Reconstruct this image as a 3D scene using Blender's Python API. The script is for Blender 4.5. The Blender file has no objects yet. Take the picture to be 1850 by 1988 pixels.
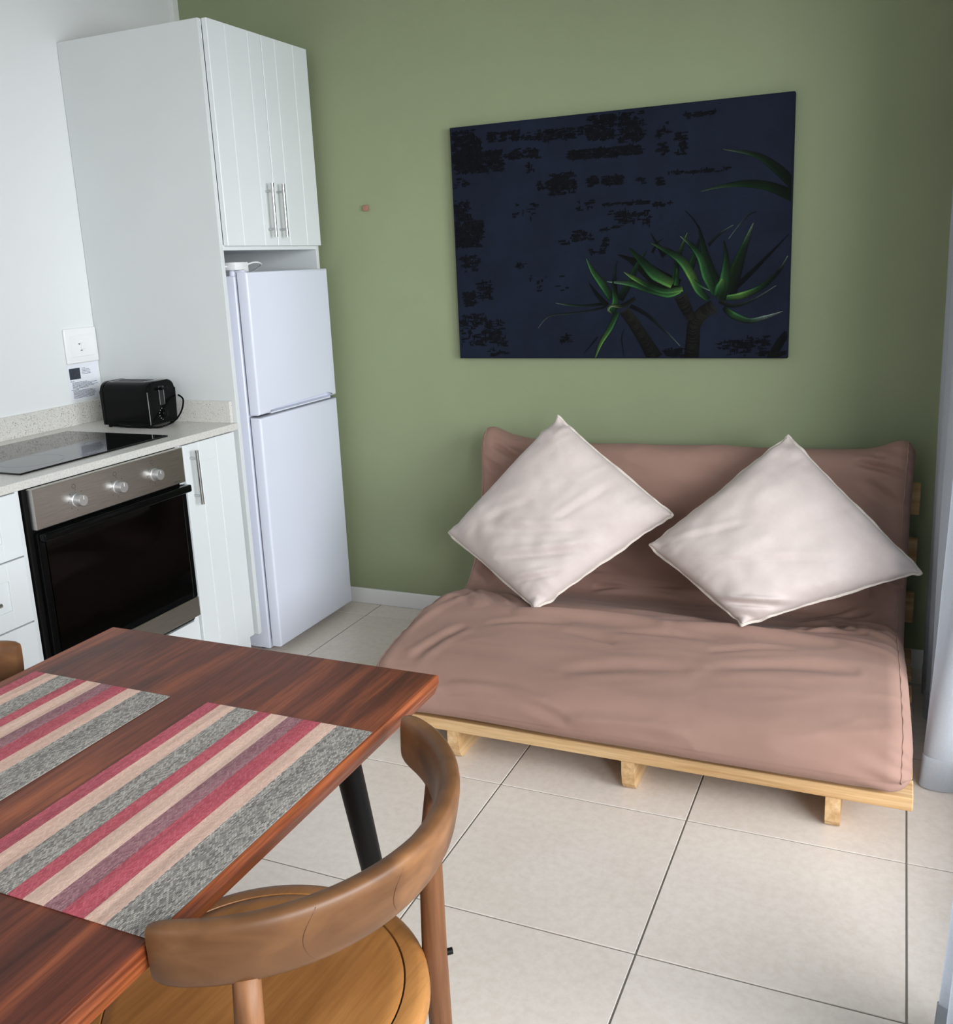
import bpy, bmesh, math, random
from mathutils import Vector, Matrix, noise
C = bpy.context.scene.collection
PI = math.pi
random.seed(7)

# ------------------------------------------------------------------ camera
cam_d = bpy.data.cameras.new('camera'); cam = bpy.data.objects.new('camera', cam_d); C.objects.link(cam)
R_ = Vector((0.91470121, 0.40180729, -0.04327362)); U_ = Vector((-0.0512572, 0.22156094, 0.97379846)); F_ = Vector((-0.40086706, 0.88851655, -0.22325758))
M = Matrix((R_, U_, -F_)).transposed().to_4x4(); M.translation = Vector((2.749, -3.3461, 1.418))
cam.matrix_world = M
cam_d.sensor_fit = 'VERTICAL'; cam_d.sensor_height = 36; cam_d.lens = 1842.47 * 36 / 1988
cam_d.shift_y = -63.95 / 1988
cam_d.clip_start = 0.02
bpy.context.scene.camera = cam

# ------------------------------------------------------------------ world, lights, exposure
sc = bpy.context.scene
sc.view_settings.view_transform = 'Standard'; sc.view_settings.look = 'None'
sc.view_settings.exposure = 0.0; sc.view_settings.gamma = 1.0; sc.view_settings.use_curve_mapping = False
w = bpy.data.worlds.new('world'); sc.world = w; w.use_nodes = True
bg = w.node_tree.nodes['Background']; bg.inputs[0].default_value = (0.80, 0.90, 1.0, 1); bg.inputs[1].default_value = 1.2
def area(name, loc, target, sx, sy, power, col):
    l = bpy.data.lights.new(name, 'AREA'); l.shape = 'RECTANGLE'; l.size = sx; l.size_y = sy; l.energy = power; l.color = col
    o = bpy.data.objects.new(name, l); C.objects.link(o); o.location = loc
    o.rotation_euler = (Vector(target) - Vector(loc)).to_track_quat('-Z', 'Y').to_euler()
    return o
area('daylight_side_window', (5.6, -3.5, 1.85), (0.5, -0.9, 0.95), 4.6, 1.8, 455, (0.94, 0.97, 1.0))
area('front_fill', (1.5, -5.1, 1.6), (1.5, -3, 1.4), 1.9, 1.3, 14, (1.0, 0.97, 0.94))  # weak fill added from behind the camera for surfaces facing it

# ------------------------------------------------------------------ object helpers
def tag(o, label=None, cat=None, group=None, kind=None):
    if label: o['label'] = label
    if cat: o['category'] = cat
    if group: o['group'] = group
    if kind: o['kind'] = kind
    return o
def empty(name, loc, label=None, cat=None, group=None, rz=0):
    o = bpy.data.objects.new(name, None); C.objects.link(o); o.location = loc; o.rotation_euler = (0, 0, rz)
    o.empty_display_size = 0.05
    return tag(o, label, cat, group)
def obj(name, bm, mat, parent=None, smooth=False, world=True, autos=None):
    """bm is in world coordinates when world=True: it is moved to the parent's frame"""
    me = bpy.data.meshes.new(name)
    bmesh.ops.recalc_face_normals(bm, faces=bm.faces[:])
    if smooth:
        for f in bm.faces: f.smooth = True
    if autos is not None:
        for f in bm.faces: f.smooth = True
        for e in bm.edges:
            if len(e.link_faces) == 2 and e.calc_face_angle(0) > math.radians(autos): e.smooth = False
    off = Vector((0, 0, 0))
    if parent is not None and world:
        q = parent
        while q is not None: off += q.location; q = q.parent
    elif parent is None and len(bm.verts):
        xs = [v.co.x for v in bm.verts]; ys = [v.co.y for v in bm.verts]; zs = [v.co.z for v in bm.verts]
        off = Vector(((min(xs)+max(xs))/2, (min(ys)+max(ys))/2, min(zs)))
    if off.length: bmesh.ops.translate(bm, verts=bm.verts[:], vec=-off)
    bm.to_mesh(me); bm.free()
    if mat is not None: me.materials.append(mat)
    o = bpy.data.objects.new(name, me); C.objects.link(o)
    if parent is not None: o.parent = parent
    else: o.location = off
    return o
def B(): return bmesh.new()
def box(bm, x0, x1, y0, y1, z0, z1, bev=0.0, seg=2):
    r = bmesh.ops.create_cube(bm, size=1.0)
    vs = r['verts']
    for v in vs:
        v.co = Vector(((x0+x1)/2 + v.co.x*(x1-x0), (y0+y1)/2 + v.co.y*(y1-y0), (z0+z1)/2 + v.co.z*(z1-z0)))
    if bev > 0:
        es = list({e for v in vs for e in v.link_edges})
        bmesh.ops.bevel(bm, geom=es, offset=bev, segments=seg, profile=0.5, affect='EDGES', clamp_overlap=True)
    return bm
def bx(*a, **k): return box(B(), *a, **k)
def tube(bm, pts, rad, seg=12, cap=True):
    pts = [Vector(p) for p in pts]; n = len(pts)
    rads = rad if isinstance(rad, (list, tuple)) else [rad]*n
    rings = []; ref = None
    for i, p in enumerate(pts):
        t = (pts[min(i+1, n-1)] - pts[max(i-1, 0)]).normalized()
        if ref is None:
            ref = Vector((0, 0, 1)) if abs(t.z) < .9 else Vector((1, 0, 0))
        a = (ref - t*ref.dot(t)).normalized(); ref = a
        b = t.cross(a)
        rings.append([bm.verts.new(p + (a*math.cos(2*PI*k/seg) + b*math.sin(2*PI*k/seg))*rads[i]) for k in range(seg)])
    for i in range(n-1):
        for k in range(seg):
            bm.faces.new((rings[i][k], rings[i][(k+1) % seg], rings[i+1][(k+1) % seg], rings[i+1][k]))
    if cap:
        bm.faces.new(rings[0]); bm.faces.new(rings[-1][::-1])
    return bm
def catmull(P, n, closed=False):
    P = [Vector(p) for p in P]; m = len(P); out = []
    segs = m if closed else m-1
    for s in range(segs):
        g = (lambda i: P[i % m]) if closed else (lambda i: P[max(0, min(m-1, i))])
        p0, p1, p2, p3 = g(s-1), g(s), g(s+1), g(s+2)
        for k in range(n):
            t = k/n
            out.append(0.5*((2*p1) + (-p0+p2)*t + (2*p0-5*p1+4*p2-p3)*t*t + (-p0+3*p1-3*p2+p3)*t**3))
    if not closed: out.append(P[-1])
    return out
def prism(bm, poly, axis, a0, a1):
    """extrude a 2D polygon along an axis ('x': poly is (y,z); 'y': (x,z); 'z': (x,y))"""
    f = {'x': lambda p, a: (a, p[0], p[1]), 'y': lambda p, a: (p[0], a, p[1]), 'z': lambda p, a: (p[0], p[1], a)}[axis]
    A = [bm.verts.new(f(p, a0)) for p in poly]; Bv = [bm.verts.new(f(p, a1)) for p in poly]
    n = len(poly)
    fs = [bm.faces.new(A), bm.faces.new(Bv[::-1])]
    for i in range(n): fs.append(bm.faces.new((A[i], A[(i+1) % n], Bv[(i+1) % n], Bv[i])))
    return A, Bv

# ------------------------------------------------------------------ materials
def srgb(r, g, b):
    f = lambda c: (c/255/12.92) if c/255 <= .04045 else ((c/255+.055)/1.055)**2.4
    return (f(r), f(g), f(b), 1)
class NT:
    def __init__(s, name, rough=.5, metal=0, spec=.5):
        s.m = bpy.data.materials.new(name); s.m.use_nodes = True; s.t = s.m.node_tree; s.p = s.t.nodes['Principled BSDF']
        s.p.inputs['Roughness'].default_value = rough; s.p.inputs['Metallic'].default_value = metal
        s.p.inputs['Specular IOR Level'].default_value = spec
        s.x = None
    def n(s, ty, **kw):
        nd = s.t.nodes.new(ty)
        for k, v in kw.items():
            if k.startswith('i_'): nd.inputs[k[2:].replace('_', ' ')].default_value = v
            else: setattr(nd, k, v)
        return nd
    def l(s, a, b): s.t.links.new(a, b); return s
    def co(s, scale=(1, 1, 1), rot=(0, 0, 0), loc=(0, 0, 0), kind='Object'):
        tc = s.n('ShaderNodeTexCoord'); mp = s.n('ShaderNodeMapping')
        mp.inputs['Scale'].default_value = scale; mp.inputs['Rotation'].default_value = rot; mp.inputs['Location'].default_value = loc
        s.l(tc.outputs[kind], mp.inputs[0]); return mp.outputs[0]
    def noise(s, vec, scale, detail=3, rough=.5, dist=0):
        nd = s.n('ShaderNodeTexNoise'); nd.inputs['Scale'].default_value = scale; nd.inputs['Detail'].default_value = detail
        nd.inputs['Roughness'].default_value = rough; nd.inputs['Distortion'].default_value = dist
        s.l(vec, nd.inputs['Vector']); return nd.outputs['Fac']
    def ramp(s, fac, stops, interp='LINEAR'):
        r = s.n('ShaderNodeValToRGB'); r.color_ramp.interpolation = interp
        e = r.color_ramp.elements
        while len(e) < len(stops): e.new(0.5)
        for i, (p, c) in enumerate(stops): e[i].position = p; e[i].color = c
        s.l(fac, r.inputs[0]); return r.outputs[0]
    def mix(s, fac, a, b, mode='MIX'):
        m = s.n('ShaderNodeMix', data_type='RGBA', blend_type=mode)
        for i, v in ((0, fac), (6, a), (7, b)):
            if hasattr(v, 'node'): s.l(v, m.inputs[i])
            else: m.inputs[i].default_value = v
        return m.outputs[2]
    def base(s, c):
        if hasattr(c, 'node'): s.l(c, s.p.inputs['Base Color'])
        else: s.p.inputs['Base Color'].default_value = c
        return s
    def bump(s, h, strength=.2, dist=.002):
        b = s.n('ShaderNodeBump'); b.inputs['Strength'].default_value = strength; b.inputs['Distance'].default_value = dist
        s.l(h, b.inputs['Height']); s.l(b.outputs[0], s.p.inputs['Normal']); return s
def simple(name, c, rough=.5, metal=0, spec=.5, mott=.04, nscale=6, bump=0, bscale=300):
    t = NT(name, rough, metal, spec); v = t.co()
    dark = tuple(x*(1-mott) for x in c[:3]) + (1,); lite = tuple(min(1, x*(1+mott)) for x in c[:3]) + (1,)
    t.base(t.ramp(t.noise(v, nscale, 4), [(.3, dark), (.7, lite)]))
    if bump: t.bump(t.noise(v, bscale, 3), bump, .001)
    return t.m

M_green = simple('sage_green_paint', srgb(143, 152, 119), .75, spec=.25, mott=.03, nscale=2.5, bump=.15, bscale=260)
M_wall = simple('white_wall_paint', srgb(226, 228, 227), .8, spec=.2, mott=.015, nscale=2, bump=.1, bscale=240)
M_ceil = simple('white_ceiling_paint', srgb(235, 235, 232), .9, mott=.01)
M_trim = simple('white_trim_paint', srgb(228, 229, 226), .45, mott=.015)
M_cab = simple('white_cabinet_laminate', srgb(226, 230, 231), .42, mott=.012, nscale=3)
M_panel = simple('white_panel_board', srgb(214, 217, 216), .6, spec=.3, mott=.02, nscale=3, bump=.12, bscale=400)
M_dark = simple('matt_black', srgb(22, 22, 22), .7)  # matt black for the fridge feet and the flat slot pieces
M_grout = simple('grey_grout', srgb(128, 124, 116), .9, mott=.1, nscale=12)
M_fridge = simple('fridge_white_enamel', srgb(218, 222, 235), .32, spec=.45, mott=.008, nscale=2, bump=.08, bscale=500)
M_gasket = simple('grey_gasket', srgb(120, 122, 130), .6)
M_steelp = NT('brushed_steel', .34, 1.0)
v = M_steelp.co(scale=(1, 1, 60)); M_steelp.base(M_steelp.ramp(M_steelp.noise(v, 14, 4), [(.3, srgb(174, 171, 166)), (.7, srgb(200, 197, 192))])); M_steel = M_steelp.m
M_chrome = simple('satin_chrome', srgb(190, 190, 190), .22, 1.0, mott=.02)
M_knob = simple('satin_aluminium_knob', srgb(205, 205, 205), .35, .8, mott=.02)
M_blackgl = simple('black_glass', (.002, .002, .002, 1), .04, spec=.5, mott=0)
M_blackpl = simple('black_gloss_plastic', (.003, .0034, .0034, 1), .12, spec=.1, mott=0)
M_blackmt = simple('black_satin_enamel', (.005, .0048, .0048, 1), .45, spec=.12, mott=.1)
M_ovencav = simple('oven_cavity_enamel', (.02, .02, .022, 1), .5)
M_rack = simple('oven_rack_wire', srgb(120, 120, 118), .4, .9)
M_plastic = simple('white_plastic', srgb(236, 236, 236), .3, mott=.005)
M_paper = simple('white_paper', srgb(228, 230, 236), .7, mott=.01)
M_ink = simple('dark_blue_ink', srgb(78, 82, 110), .7)
M_photo = simple('dark_print', srgb(48, 52, 62), .6, mott=.3, nscale=120)
M_mark = simple('faint_dark_print', srgb(60, 58, 54), .6)
M_copper = simple('dusty_copper_wood', srgb(158, 112, 96), .5, mott=.1, nscale=60)
M_canvside = simple('canvas_side', srgb(30, 34, 42), .8)

# floor tile: cream, slight mottling, per-tile variation
t = NT('cream_porcelain_tile', .28, spec=.45); v = t.co(kind='Object')
oi = t.n('ShaderNodeObjectInfo'); vo = t.n('ShaderNodeVectorMath', operation='ADD'); t.l(v, vo.inputs[0])
cmb = t.n('ShaderNodeCombineXYZ'); ml = t.n('ShaderNodeMath', operation='MULTIPLY'); ml.inputs[1].default_value = 37.0
t.l(oi.outputs['Random'], ml.inputs[0]); t.l(ml.outputs[0], cmb.inputs[0]); t.l(cmb.outputs[0], vo.inputs[1])
c1 = t.ramp(t.noise(vo.outputs[0], 3.2, 5, .6), [(.3, srgb(226, 214, 202)), (.72, srgb(236, 226, 216))])
c2 = t.ramp(t.noise(vo.outputs[0], 45, 4, .7), [(.35, srgb(214, 200, 186)), (.6, srgb(238, 228, 217))])
t.base(t.mix(.35, c1, c2)); t.bump(t.noise(vo.outputs[0], 60, 3), .06, .001); M_tile = t.m

# counter: speckled white quartz
t = NT('speckled_quartz', .3); v = t.co()
vor = t.n('ShaderNodeTexVoronoi'); vor.inputs['Scale'].default_value = 130; t.l(v, vor.inputs['Vector'])
sp = t.ramp(vor.outputs['Distance'], [(.16, (1, 1, 1, 1)), (.24, (0, 0, 0, 1))])
sel = t.n('ShaderNodeSeparateColor'); t.l(vor.outputs['Color'], sel.inputs[0])
rs = t.ramp(sel.outputs[0], [(.62, (0, 0, 0, 1)), (.66, (1, 1, 1, 1))])
mk = t.mix(1.0, sp, rs, 'MULTIPLY')
spc = t.ramp(sel.outputs[1], [(.2, srgb(96, 88, 80)), (.8, srgb(150, 122, 100))])
fine = t.ramp(t.noise(v, 160, 4, .7), [(.35, srgb(200, 197, 190)), (.65, srgb(222, 220, 214))])
mm = t.n('ShaderNodeMix', data_type='RGBA'); t.l(mk, mm.inputs[0]); t.l(fine, mm.inputs[6]); t.l(spc, mm.inputs[7])
t.base(mm.outputs[2]); M_quartz = t.m

def wood(name, axis, dark, mid, lite, rough=.35, scale=1.0, stretch=12, wave=.5):
    s = [stretch]*3; s['xyz'.index(axis)] = 1.0
    t = NT(name, rough, spec=.28); v = t.co(scale=tuple(q*scale for q in s))
    n1 = t.noise(v, 1.6, 6, .6, .6)
    c = t.ramp(n1, [(.30, dark), (.5, mid), (.68, lite)])
    s2 = [140]*3; s2['xyz'.index(axis)] = 5.0
    v2 = t.co(scale=tuple(s2)); n2 = t.noise(v2, 1.0, 4, .7)
    g = t.ramp(n2, [(.40, (.38, .34, .32, 1)), (.56, (1, 1, 1, 1))])
    t.base(t.mix(wave, c, g, 'MULTIPLY')); t.bump(n2, .12, .0008)
    return t.m
M_table = wood('sapele_table_wood', 'y', srgb(62, 31, 23), srgb(108, 54, 37), srgb(158, 86, 54), .38, 1.0, 9, .55)
M_tedge = wood('sapele_edge_wood', 'y', srgb(78, 38, 21), srgb(124, 62, 34), srgb(168, 94, 54), .32, 1.0, 26, .7)
M_pine = wood('pale_pine_wood', 'x', srgb(186, 144, 96), srgb(212, 174, 126), srgb(226, 194, 150), .6, 1.0, 22, .2)
M_pineY = wood('pale_pine_wood_beam', 'y', srgb(186, 144, 96), srgb(212, 174, 126), srgb(226, 194, 150), .6, 1.0, 22, .2)
M_pineZ = wood('pale_pine_wood_post', 'z', srgb(186, 144, 96), srgb(212, 174, 126), srgb(226, 194, 150), .6, 1.0, 22, .2)

t = NT('walnut_bentwood', .42, spec=.35); v = t.co(scale=(1, 1, 2.2))
c = t.ramp(t.noise(v, 9, 5, .6, .8), [(.28, srgb(112, 74, 44)), (.5, srgb(130, 89, 56)), (.72, srgb(148, 104, 66))])
st = t.ramp(t.noise(t.co(loc=(3, 1, 0)), 4.5, 4, .6), [(.46, (.40, .38, .36, 1)), (.58, (1, 1, 1, 1))])
t.base(t.mix(.75, c, st, 'MULTIPLY')); t.bump(t.noise(t.co(scale=(1, 1, 4)), 90, 3), .05, .0006); M_bow = t.m
M_chleg = wood('walnut_leg_wood', 'z', srgb(84, 52, 33), srgb(114, 75, 48), srgb(140, 96, 63), .45, 1.0, 14, .25)
M_seat = wood('tan_seat_wood', 'y', srgb(142, 92, 46), srgb(166, 112, 60), srgb(184, 130, 74), .4, 1.0, 7, .22)
M_joint = simple('joint_brown', srgb(92, 58, 36), .6)
M_groove = simple('seat_groove_dark', srgb(96, 58, 30), .7)

# futon cover: brown-mauve cotton
t = NT('mocha_cotton_cover', .85, spec=.2); v = t.co()
t.base(t.ramp(t.noise(v, 5, 4), [(.3, srgb(152, 120, 107)), (.7, srgb(162, 129, 116))]))
t.p.inputs['Sheen Weight'].default_value = .06; t.p.inputs['Sheen Roughness'].default_value = .5
t.bump(t.noise(v, 420, 2), .12, .0006); M_futon = t.m
t = NT('cream_brushed_cotton', .95, spec=.1); v = t.co()
t.base(t.ramp(t.noise(v, 9, 5, .6), [(.3, srgb(199, 185, 179)), (.7, srgb(211, 198, 192))]))
t.p.inputs['Sheen Weight'].default_value = .15
wv = t.noise(t.co(scale=(1, 1, 1)), 330, 3, .7); t.bump(wv, .35, .0015); M_pillow = t.m
M_seam = simple('cream_seam', srgb(212, 201, 190), .9, mott=.04, nscale=60)
# curtain: grey white voile, partly translucent
t = NT('white_voile_curtain', .9, spec=.1); v = t.co(scale=(1, 1, 1))
t.base(t.ramp(t.noise(v, 200, 3), [(.3, srgb(232, 235, 238)), (.7, srgb(240, 242, 244))]))
tl = t.n('ShaderNodeBsdfTranslucent'); tl.inputs[0].default_value = srgb(200, 208, 220); mx = t.n('ShaderNodeMixShader'); mx.inputs[0].default_value = .35
t.l(t.p.outputs[0], mx.inputs[1]); t.l(tl.outputs[0], mx.inputs[2]); t.l(mx.outputs[0], t.t.nodes['Material Output'].inputs[0]); M_curt = t.m
# window glass
t = NT('window_glass', .02); tr = t.n('ShaderNodeBsdfTransparent'); gl = t.n('ShaderNodeBsdfGlossy'); gl.inputs['Roughness'].default_value = .02
mx = t.n('ShaderNodeMixShader'); mx.inputs[0].default_value = .06
t.l(tr.outputs[0], mx.inputs[1]); t.l(gl.outputs[0], mx.inputs[2]); t.l(mx.outputs[0], t.t.nodes['Material Output'].inputs[0]); M_glass = t.m
# oven glass
t = NT('smoked_oven_glass', .05); t.base((.002, .002, .002, 1))
tr = t.n('ShaderNodeBsdfTransparent'); tr.inputs[0].default_value = (.25, .25, .25, 1); mx = t.n('ShaderNodeMixShader'); mx.inputs[0].default_value = .5
t.l(t.p.outputs[0], mx.inputs[1]); t.l(tr.outputs[0], mx.inputs[2]); t.l(mx.outputs[0], t.t.nodes['Material Output'].inputs[0]); M_ovglass = t.m
# painting ground: near-black navy with dark brushwork
t = NT('painted_canvas_ground', .75, spec=.12); v = t.co()
c = t.ramp(t.noise(v, 5, 5, .6), [(.3, srgb(19, 25, 38)), (.7, srgb(27, 33, 49))])
t.base(c); t.bump(t.noise(v, 380, 2), .25, .0008); M_canvas = t.m
def vcol(name, rough=.7):
    t = NT(name, rough, spec=.12); a = t.n('ShaderNodeVertexColor'); a.layer_name = 'Col'
    n = t.ramp(t.noise(t.co(), 160, 4, .7), [(.3, (.75, .75, .75, 1)), (.7, (1.15, 1.15, 1.15, 1))])
    t.base(t.mix(1.0, a.outputs[0], n, 'MULTIPLY')); return t.m
M_paint = vcol('brushed_paint')
M_stroke = simple('black_paint', srgb(13, 15, 19), .8, spec=.08, mott=.3, nscale=90)
# placemat
t = NT('woven_vinyl_stripes', .6, spec=.35)
tc = t.n('ShaderNodeTexCoord'); sx = t.n('ShaderNodeSeparateXYZ'); t.l(tc.outputs['Object'], sx.inputs[0])
# object x runs -0.151..0.151
wob = t.n('ShaderNodeMath', operation='MULTIPLY_ADD'); wob.inputs[1].default_value = 1/.302; wob.inputs[2].default_value = .5; t.l(sx.outputs[0], wob.inputs[0])
red, bei, gry, mau = srgb(204, 108, 118), srgb(232, 202, 184), srgb(206, 200, 190), srgb(178, 138, 140)
red2 = srgb(186, 96, 100)
stripes = t.ramp(wob.outputs[0], [(0, red), (.085, bei), (.185, gry), (.325, red), (.405, bei), (.51, mau), (.60, red), (.705, bei), (.80, gry)], 'CONSTANT')
darkst = t.ramp(wob.outputs[0], [(0, srgb(156, 60, 74)), (.085, srgb(204, 164, 146)), (.185, srgb(74, 68, 66)), (.325, srgb(160, 58, 72)), (.405, srgb(206, 168, 150)), (.51, srgb(118, 68, 80)), (.60, srgb(162, 56, 72)), (.705, srgb(204, 164, 146)), (.80, srgb(66, 62, 62))], 'CONSTANT')
br = t.n('ShaderNodeTexBrick'); br.inputs['Scale'].default_value = 1.0; br.offset = .5; br.inputs['Mortar Size'].default_value = .0005; br.inputs['Mortar Smooth'].default_value = .3
br.inputs['Brick Width'].default_value = .0052; br.inputs['Row Height'].default_value = .0021; br.inputs['Bias'].default_value = .1
br.inputs['Color1'].default_value = (0, 0, 0, 1); br.inputs['Color2'].default_value = (1, 1, 1, 1); br.inputs['Mortar'].default_value = (.3, .3, .3, 1)
mpb = t.n('ShaderNodeMapping'); mpb.inputs['Rotation'].default_value = (0, 0, math.radians(90)); t.l(tc.outputs['Object'], mpb.inputs[0]); t.l(mpb.outputs[0], br.inputs['Vector'])
col = t.n('ShaderNodeMix', data_type='RGBA'); t.l(br.outputs['Color'], col.inputs[0]); t.l(darkst, col.inputs[6]); t.l(stripes, col.inputs[7])
lite = t.mix(.45, stripes, col.outputs[2])
mp2 = t.n('ShaderNodeMapping'); mp2.inputs['Scale'].default_value = (60, 3, 1); t.l(tc.outputs['Object'], mp2.inputs[0])
streak = t.ramp(t.noise(mp2.outputs[0], 1.0, 3), [(.35, (.78, .78, .78, 1)), (.6, (1.05, 1.05, 1.05, 1))])
t.base(t.mix(1.0, col.outputs[2], streak, 'MULTIPLY')); t.bump(br.outputs['Fac'], -.5, .0005); M_mat = t.m

# ================================================================== SETTING
XR, YF, ZC = 3.08, -4.8, 2.62
def struct(name, bm, mat, parent=None, **k):
    o = obj(name, bm, mat, parent, **k)
    if parent is None: o['kind'] = 'structure'
    return o
fl = empty('floor', (0, 0, 0)); fl['kind'] = 'structure'
obj('grout_bed', bx(-.05, XR+.1, YF-.1, .05, -.08, -.0025), M_grout, fl)
T, TX, TY, G = .5143, .7676, -.1341, .0022
tile_mesh = None
for i in range(-2, 6):
    for j in range(-1, 10):
        x0, x1 = TX+i*T, TX+(i+1)*T; y1, y0 = TY-j*T, TY-(j+1)*T
        cx0, cx1, cy0, cy1 = max(x0, 0), min(x1, XR), max(y0, YF), min(y1, 0)
        if cx1-cx0 < .01 or cy1-cy0 < .01: continue
        full = (cx1-cx0 > T-.001) and (cy1-cy0 > T-.001)
        if full and tile_mesh:
            o = bpy.data.objects.new('tile', tile_mesh); C.objects.link(o); o.parent = fl
        else:
            h0, h1 = (cx1-cx0)/2-G, (cy1-cy0)/2-G
            b = B(); box(b, -h0, h0, -h1, h1, -.009, 0, bev=.0010, seg=1)
            o = obj('tile', b, M_tile, fl, world=False)
            if full: tile_mesh = o.data
        o.location = ((cx0+cx1)/2, (cy0+cy1)/2, 0)
struct('ceiling', bx(-.1, XR+.1, YF-.1, .1, ZC, ZC+.08), M_ceil)
struct('wall_back', bx(-.1, XR+.1, 0, .12, -.08, ZC), M_green)
struct('wall_left', bx(-.12, 0, YF, 0, -.08, ZC), M_wall)
def wall_hole(name, mat, axis, a0, a1, lo, hi, hz0, hz1, h0, h1):
    """wall slab with one opening; axis 'x': slab thickness a0..a1 in x, runs in y"""
    b = B()
    for (p0, p1, z0, z1) in ((lo, h0, -.08, ZC), (h1, hi, -.08, ZC), (h0, h1, hz1, ZC), (h0, h1, -.08, hz0)):
        if z1-z0 < .001: continue
        if axis == 'x': box(b, a0, a1, p0, p1, z0, z1)
        else: box(b, p0, p1, a0, a1, z0, z1)
    return struct(name, b, mat)
WY0, WY1, WZ, SILL = -3.60, -.74, 2.20, .12
wall_hole('wall_right', M_wall, 'x', XR, XR+.14, YF, 0, SILL, WZ, WY0, WY1)
wall_hole('wall_front', M_wall, 'y', YF-.14, YF, -.1, XR+.1, .85, 2.15, .6, 2.4)
struct('baseboard_back', bx(.0, XR, -.012, 0, 0, .068, bev=.003, seg=2), M_trim)
struct('baseboard_left', bx(0, .012, YF, -2.25, 0, .068, bev=.003), M_trim)
struct('baseboard_front', bx(.012, XR, YF, YF+.012, 0, .068, bev=.003), M_trim)
b = bx(XR-.012, XR, YF+.012, -.012, 0, .068, bev=.003)
struct('baseboard_right', b, M_trim)
struct('trim_1', bx(0, .012, -.034, 0, 2.2265, ZC, bev=.002), M_trim)
# sliding window (window_1) with two leaves, and fill_window unseen behind the camera, added to carry the front fill
M_alu = simple('white_window_aluminium', srgb(225, 227, 228), .4)
wn = empty('window_1', (XR+.07, (WY0+WY1)/2, SILL)); wn['kind'] = 'structure'
def frame_rect(axis, c0, c1, p0, p1, z0, z1, wdt):
    b = B()
    for q in ((p0, p0+wdt, z0, z1), (p1-wdt, p1, z0, z1), (p0+wdt, p1-wdt, z0, z0+wdt), (p0+wdt, p1-wdt, z1-wdt, z1)):
        if axis == 'x': box(b, c0, c1, q[0], q[1], q[2], q[3], bev=.003, seg=1)
        else: box(b, q[0], q[1], c0, c1, q[2], q[3], bev=.003, seg=1)
    return b
obj('window_frame', frame_rect('x', XR+.03, XR+.11, WY0, WY1, SILL, WZ, .045), M_alu, wn)
ym = (WY0+WY1)/2
for (a, c, x) in ((WY0+.05, ym+.03, XR+.042), (ym-.03, WY1-.05, XR+.076)):
    s = obj('sash', frame_rect('x', x, x+.026, a, c, SILL+.05, WZ-.05, .05), M_alu, wn)
    obj('pane', bx(x+.010, x+.014, a+.045, c-.045, SILL+.095, WZ-.095), M_glass, s)
wn = empty('fill_window', (1.5, YF-.07, .85)); wn['kind'] = 'structure'
obj('window_frame', frame_rect('y', YF-.10, YF-.04, .6, 2.4, .85, 2.15, .05), M_alu, wn)
for (a, c) in ((.65, 1.48), (1.52, 2.35)):
    s = obj('sash', frame_rect('y', YF-.085, YF-.055, a, c, .9, 2.1, .045), M_alu, wn)
    obj('pane', bx(a+.04, c-.04, YF-.072, YF-.068, .94, 2.06), M_glass, s)

# ================================================================== CABINETS
def bar_handle(parent, p0, p1, out, r=.006, post=.03, standin=.028):
    """bar handle from p0 to p1; out = unit vector pointing away from the door (bar stands 'post' off)"""
    p0, p1, out = Vector(p0), Vector(p1), Vector(out)
    b = B(); tube(b, [p0, p1], r, 14)
    d = (p1-p0).normalized()
    for q in (p0+d*standin, p1-d*standin): tube(b, [q-out*post, q], r*.72, 10); 
    return obj('handle', b, M_chrome, parent, autos=40)
def grooved_door(name, parent, x0, x1, y0, y1, z0, z1, grooves, mat, hgroove=(), gw=.0055, gd=.0045):
    """door leaf facing +x, vertical V grooves at y positions, bevelled edge"""
    ys = sorted(grooves); pts = [(x1-.002, y0), (x1, y0+.002)]
    for g in ys: pts += [(x1, g-gw/2), (x1-gd, g), (x1, g+gw/2)]
    pts += [(x1, y1-.002), (x1-.002, y1), (x0, y1), (x0, y0)]
    zz = [z0]
    for h in hgroove: zz += [h]
    b = B(); prism(b, pts, 'z', z0, z1)
    return obj(name, b, mat, parent)

XP = .6169; Z1 = 2.2257; YL, YR = -.6538, -.045
tc_ = empty('tall_cabinet', (.3, -.35, 0), 'tall white cabinet surround with two grooved upper doors, housing the fridge', 'cabinet')
obj('side_panel', bx(.001, XP, YL, YL+.018, .098, Z1, bev=.0012, seg=1), M_panel, tc_)
obj('side_panel', bx(.001, XP, YR-.018, YR, .0, Z1, bev=.0012, seg=1), M_panel, tc_)
obj('top_panel', bx(.001, XP-.002, YL+.018, YR-.018, Z1-.02, Z1-.002), M_panel, tc_)
obj('shelf_panel', bx(.001, XP, YL+.018, YR-.018, 1.492, 1.510, bev=.001, seg=1), M_cab, tc_)
obj('back_panel', bx(.001, .010, YL+.018, YR-.018, 1.51, Z1-.02), M_panel, tc_)
ya, yb = YL+.0192, YR-.010; ymid = -.343
d1 = grooved_door('door', tc_, XP+.001, XP+.020, ya, ymid-.0018, 1.507, Z1+.001, (-.543, -.420), M_cab)
d2 = grooved_door('door', tc_, XP+.001, XP+.020, ymid+.0018, yb, 1.507, Z1+.001, (-.263, -.149), M_cab)
bar_handle(d1, (XP+.050, -.394, 1.536), (XP+.050, -.392, 1.724), (1, 0, 0))
bar_handle(d2, (XP+.050, -.325, 1.536), (XP+.050, -.325, 1.724), (1, 0, 0))

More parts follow.
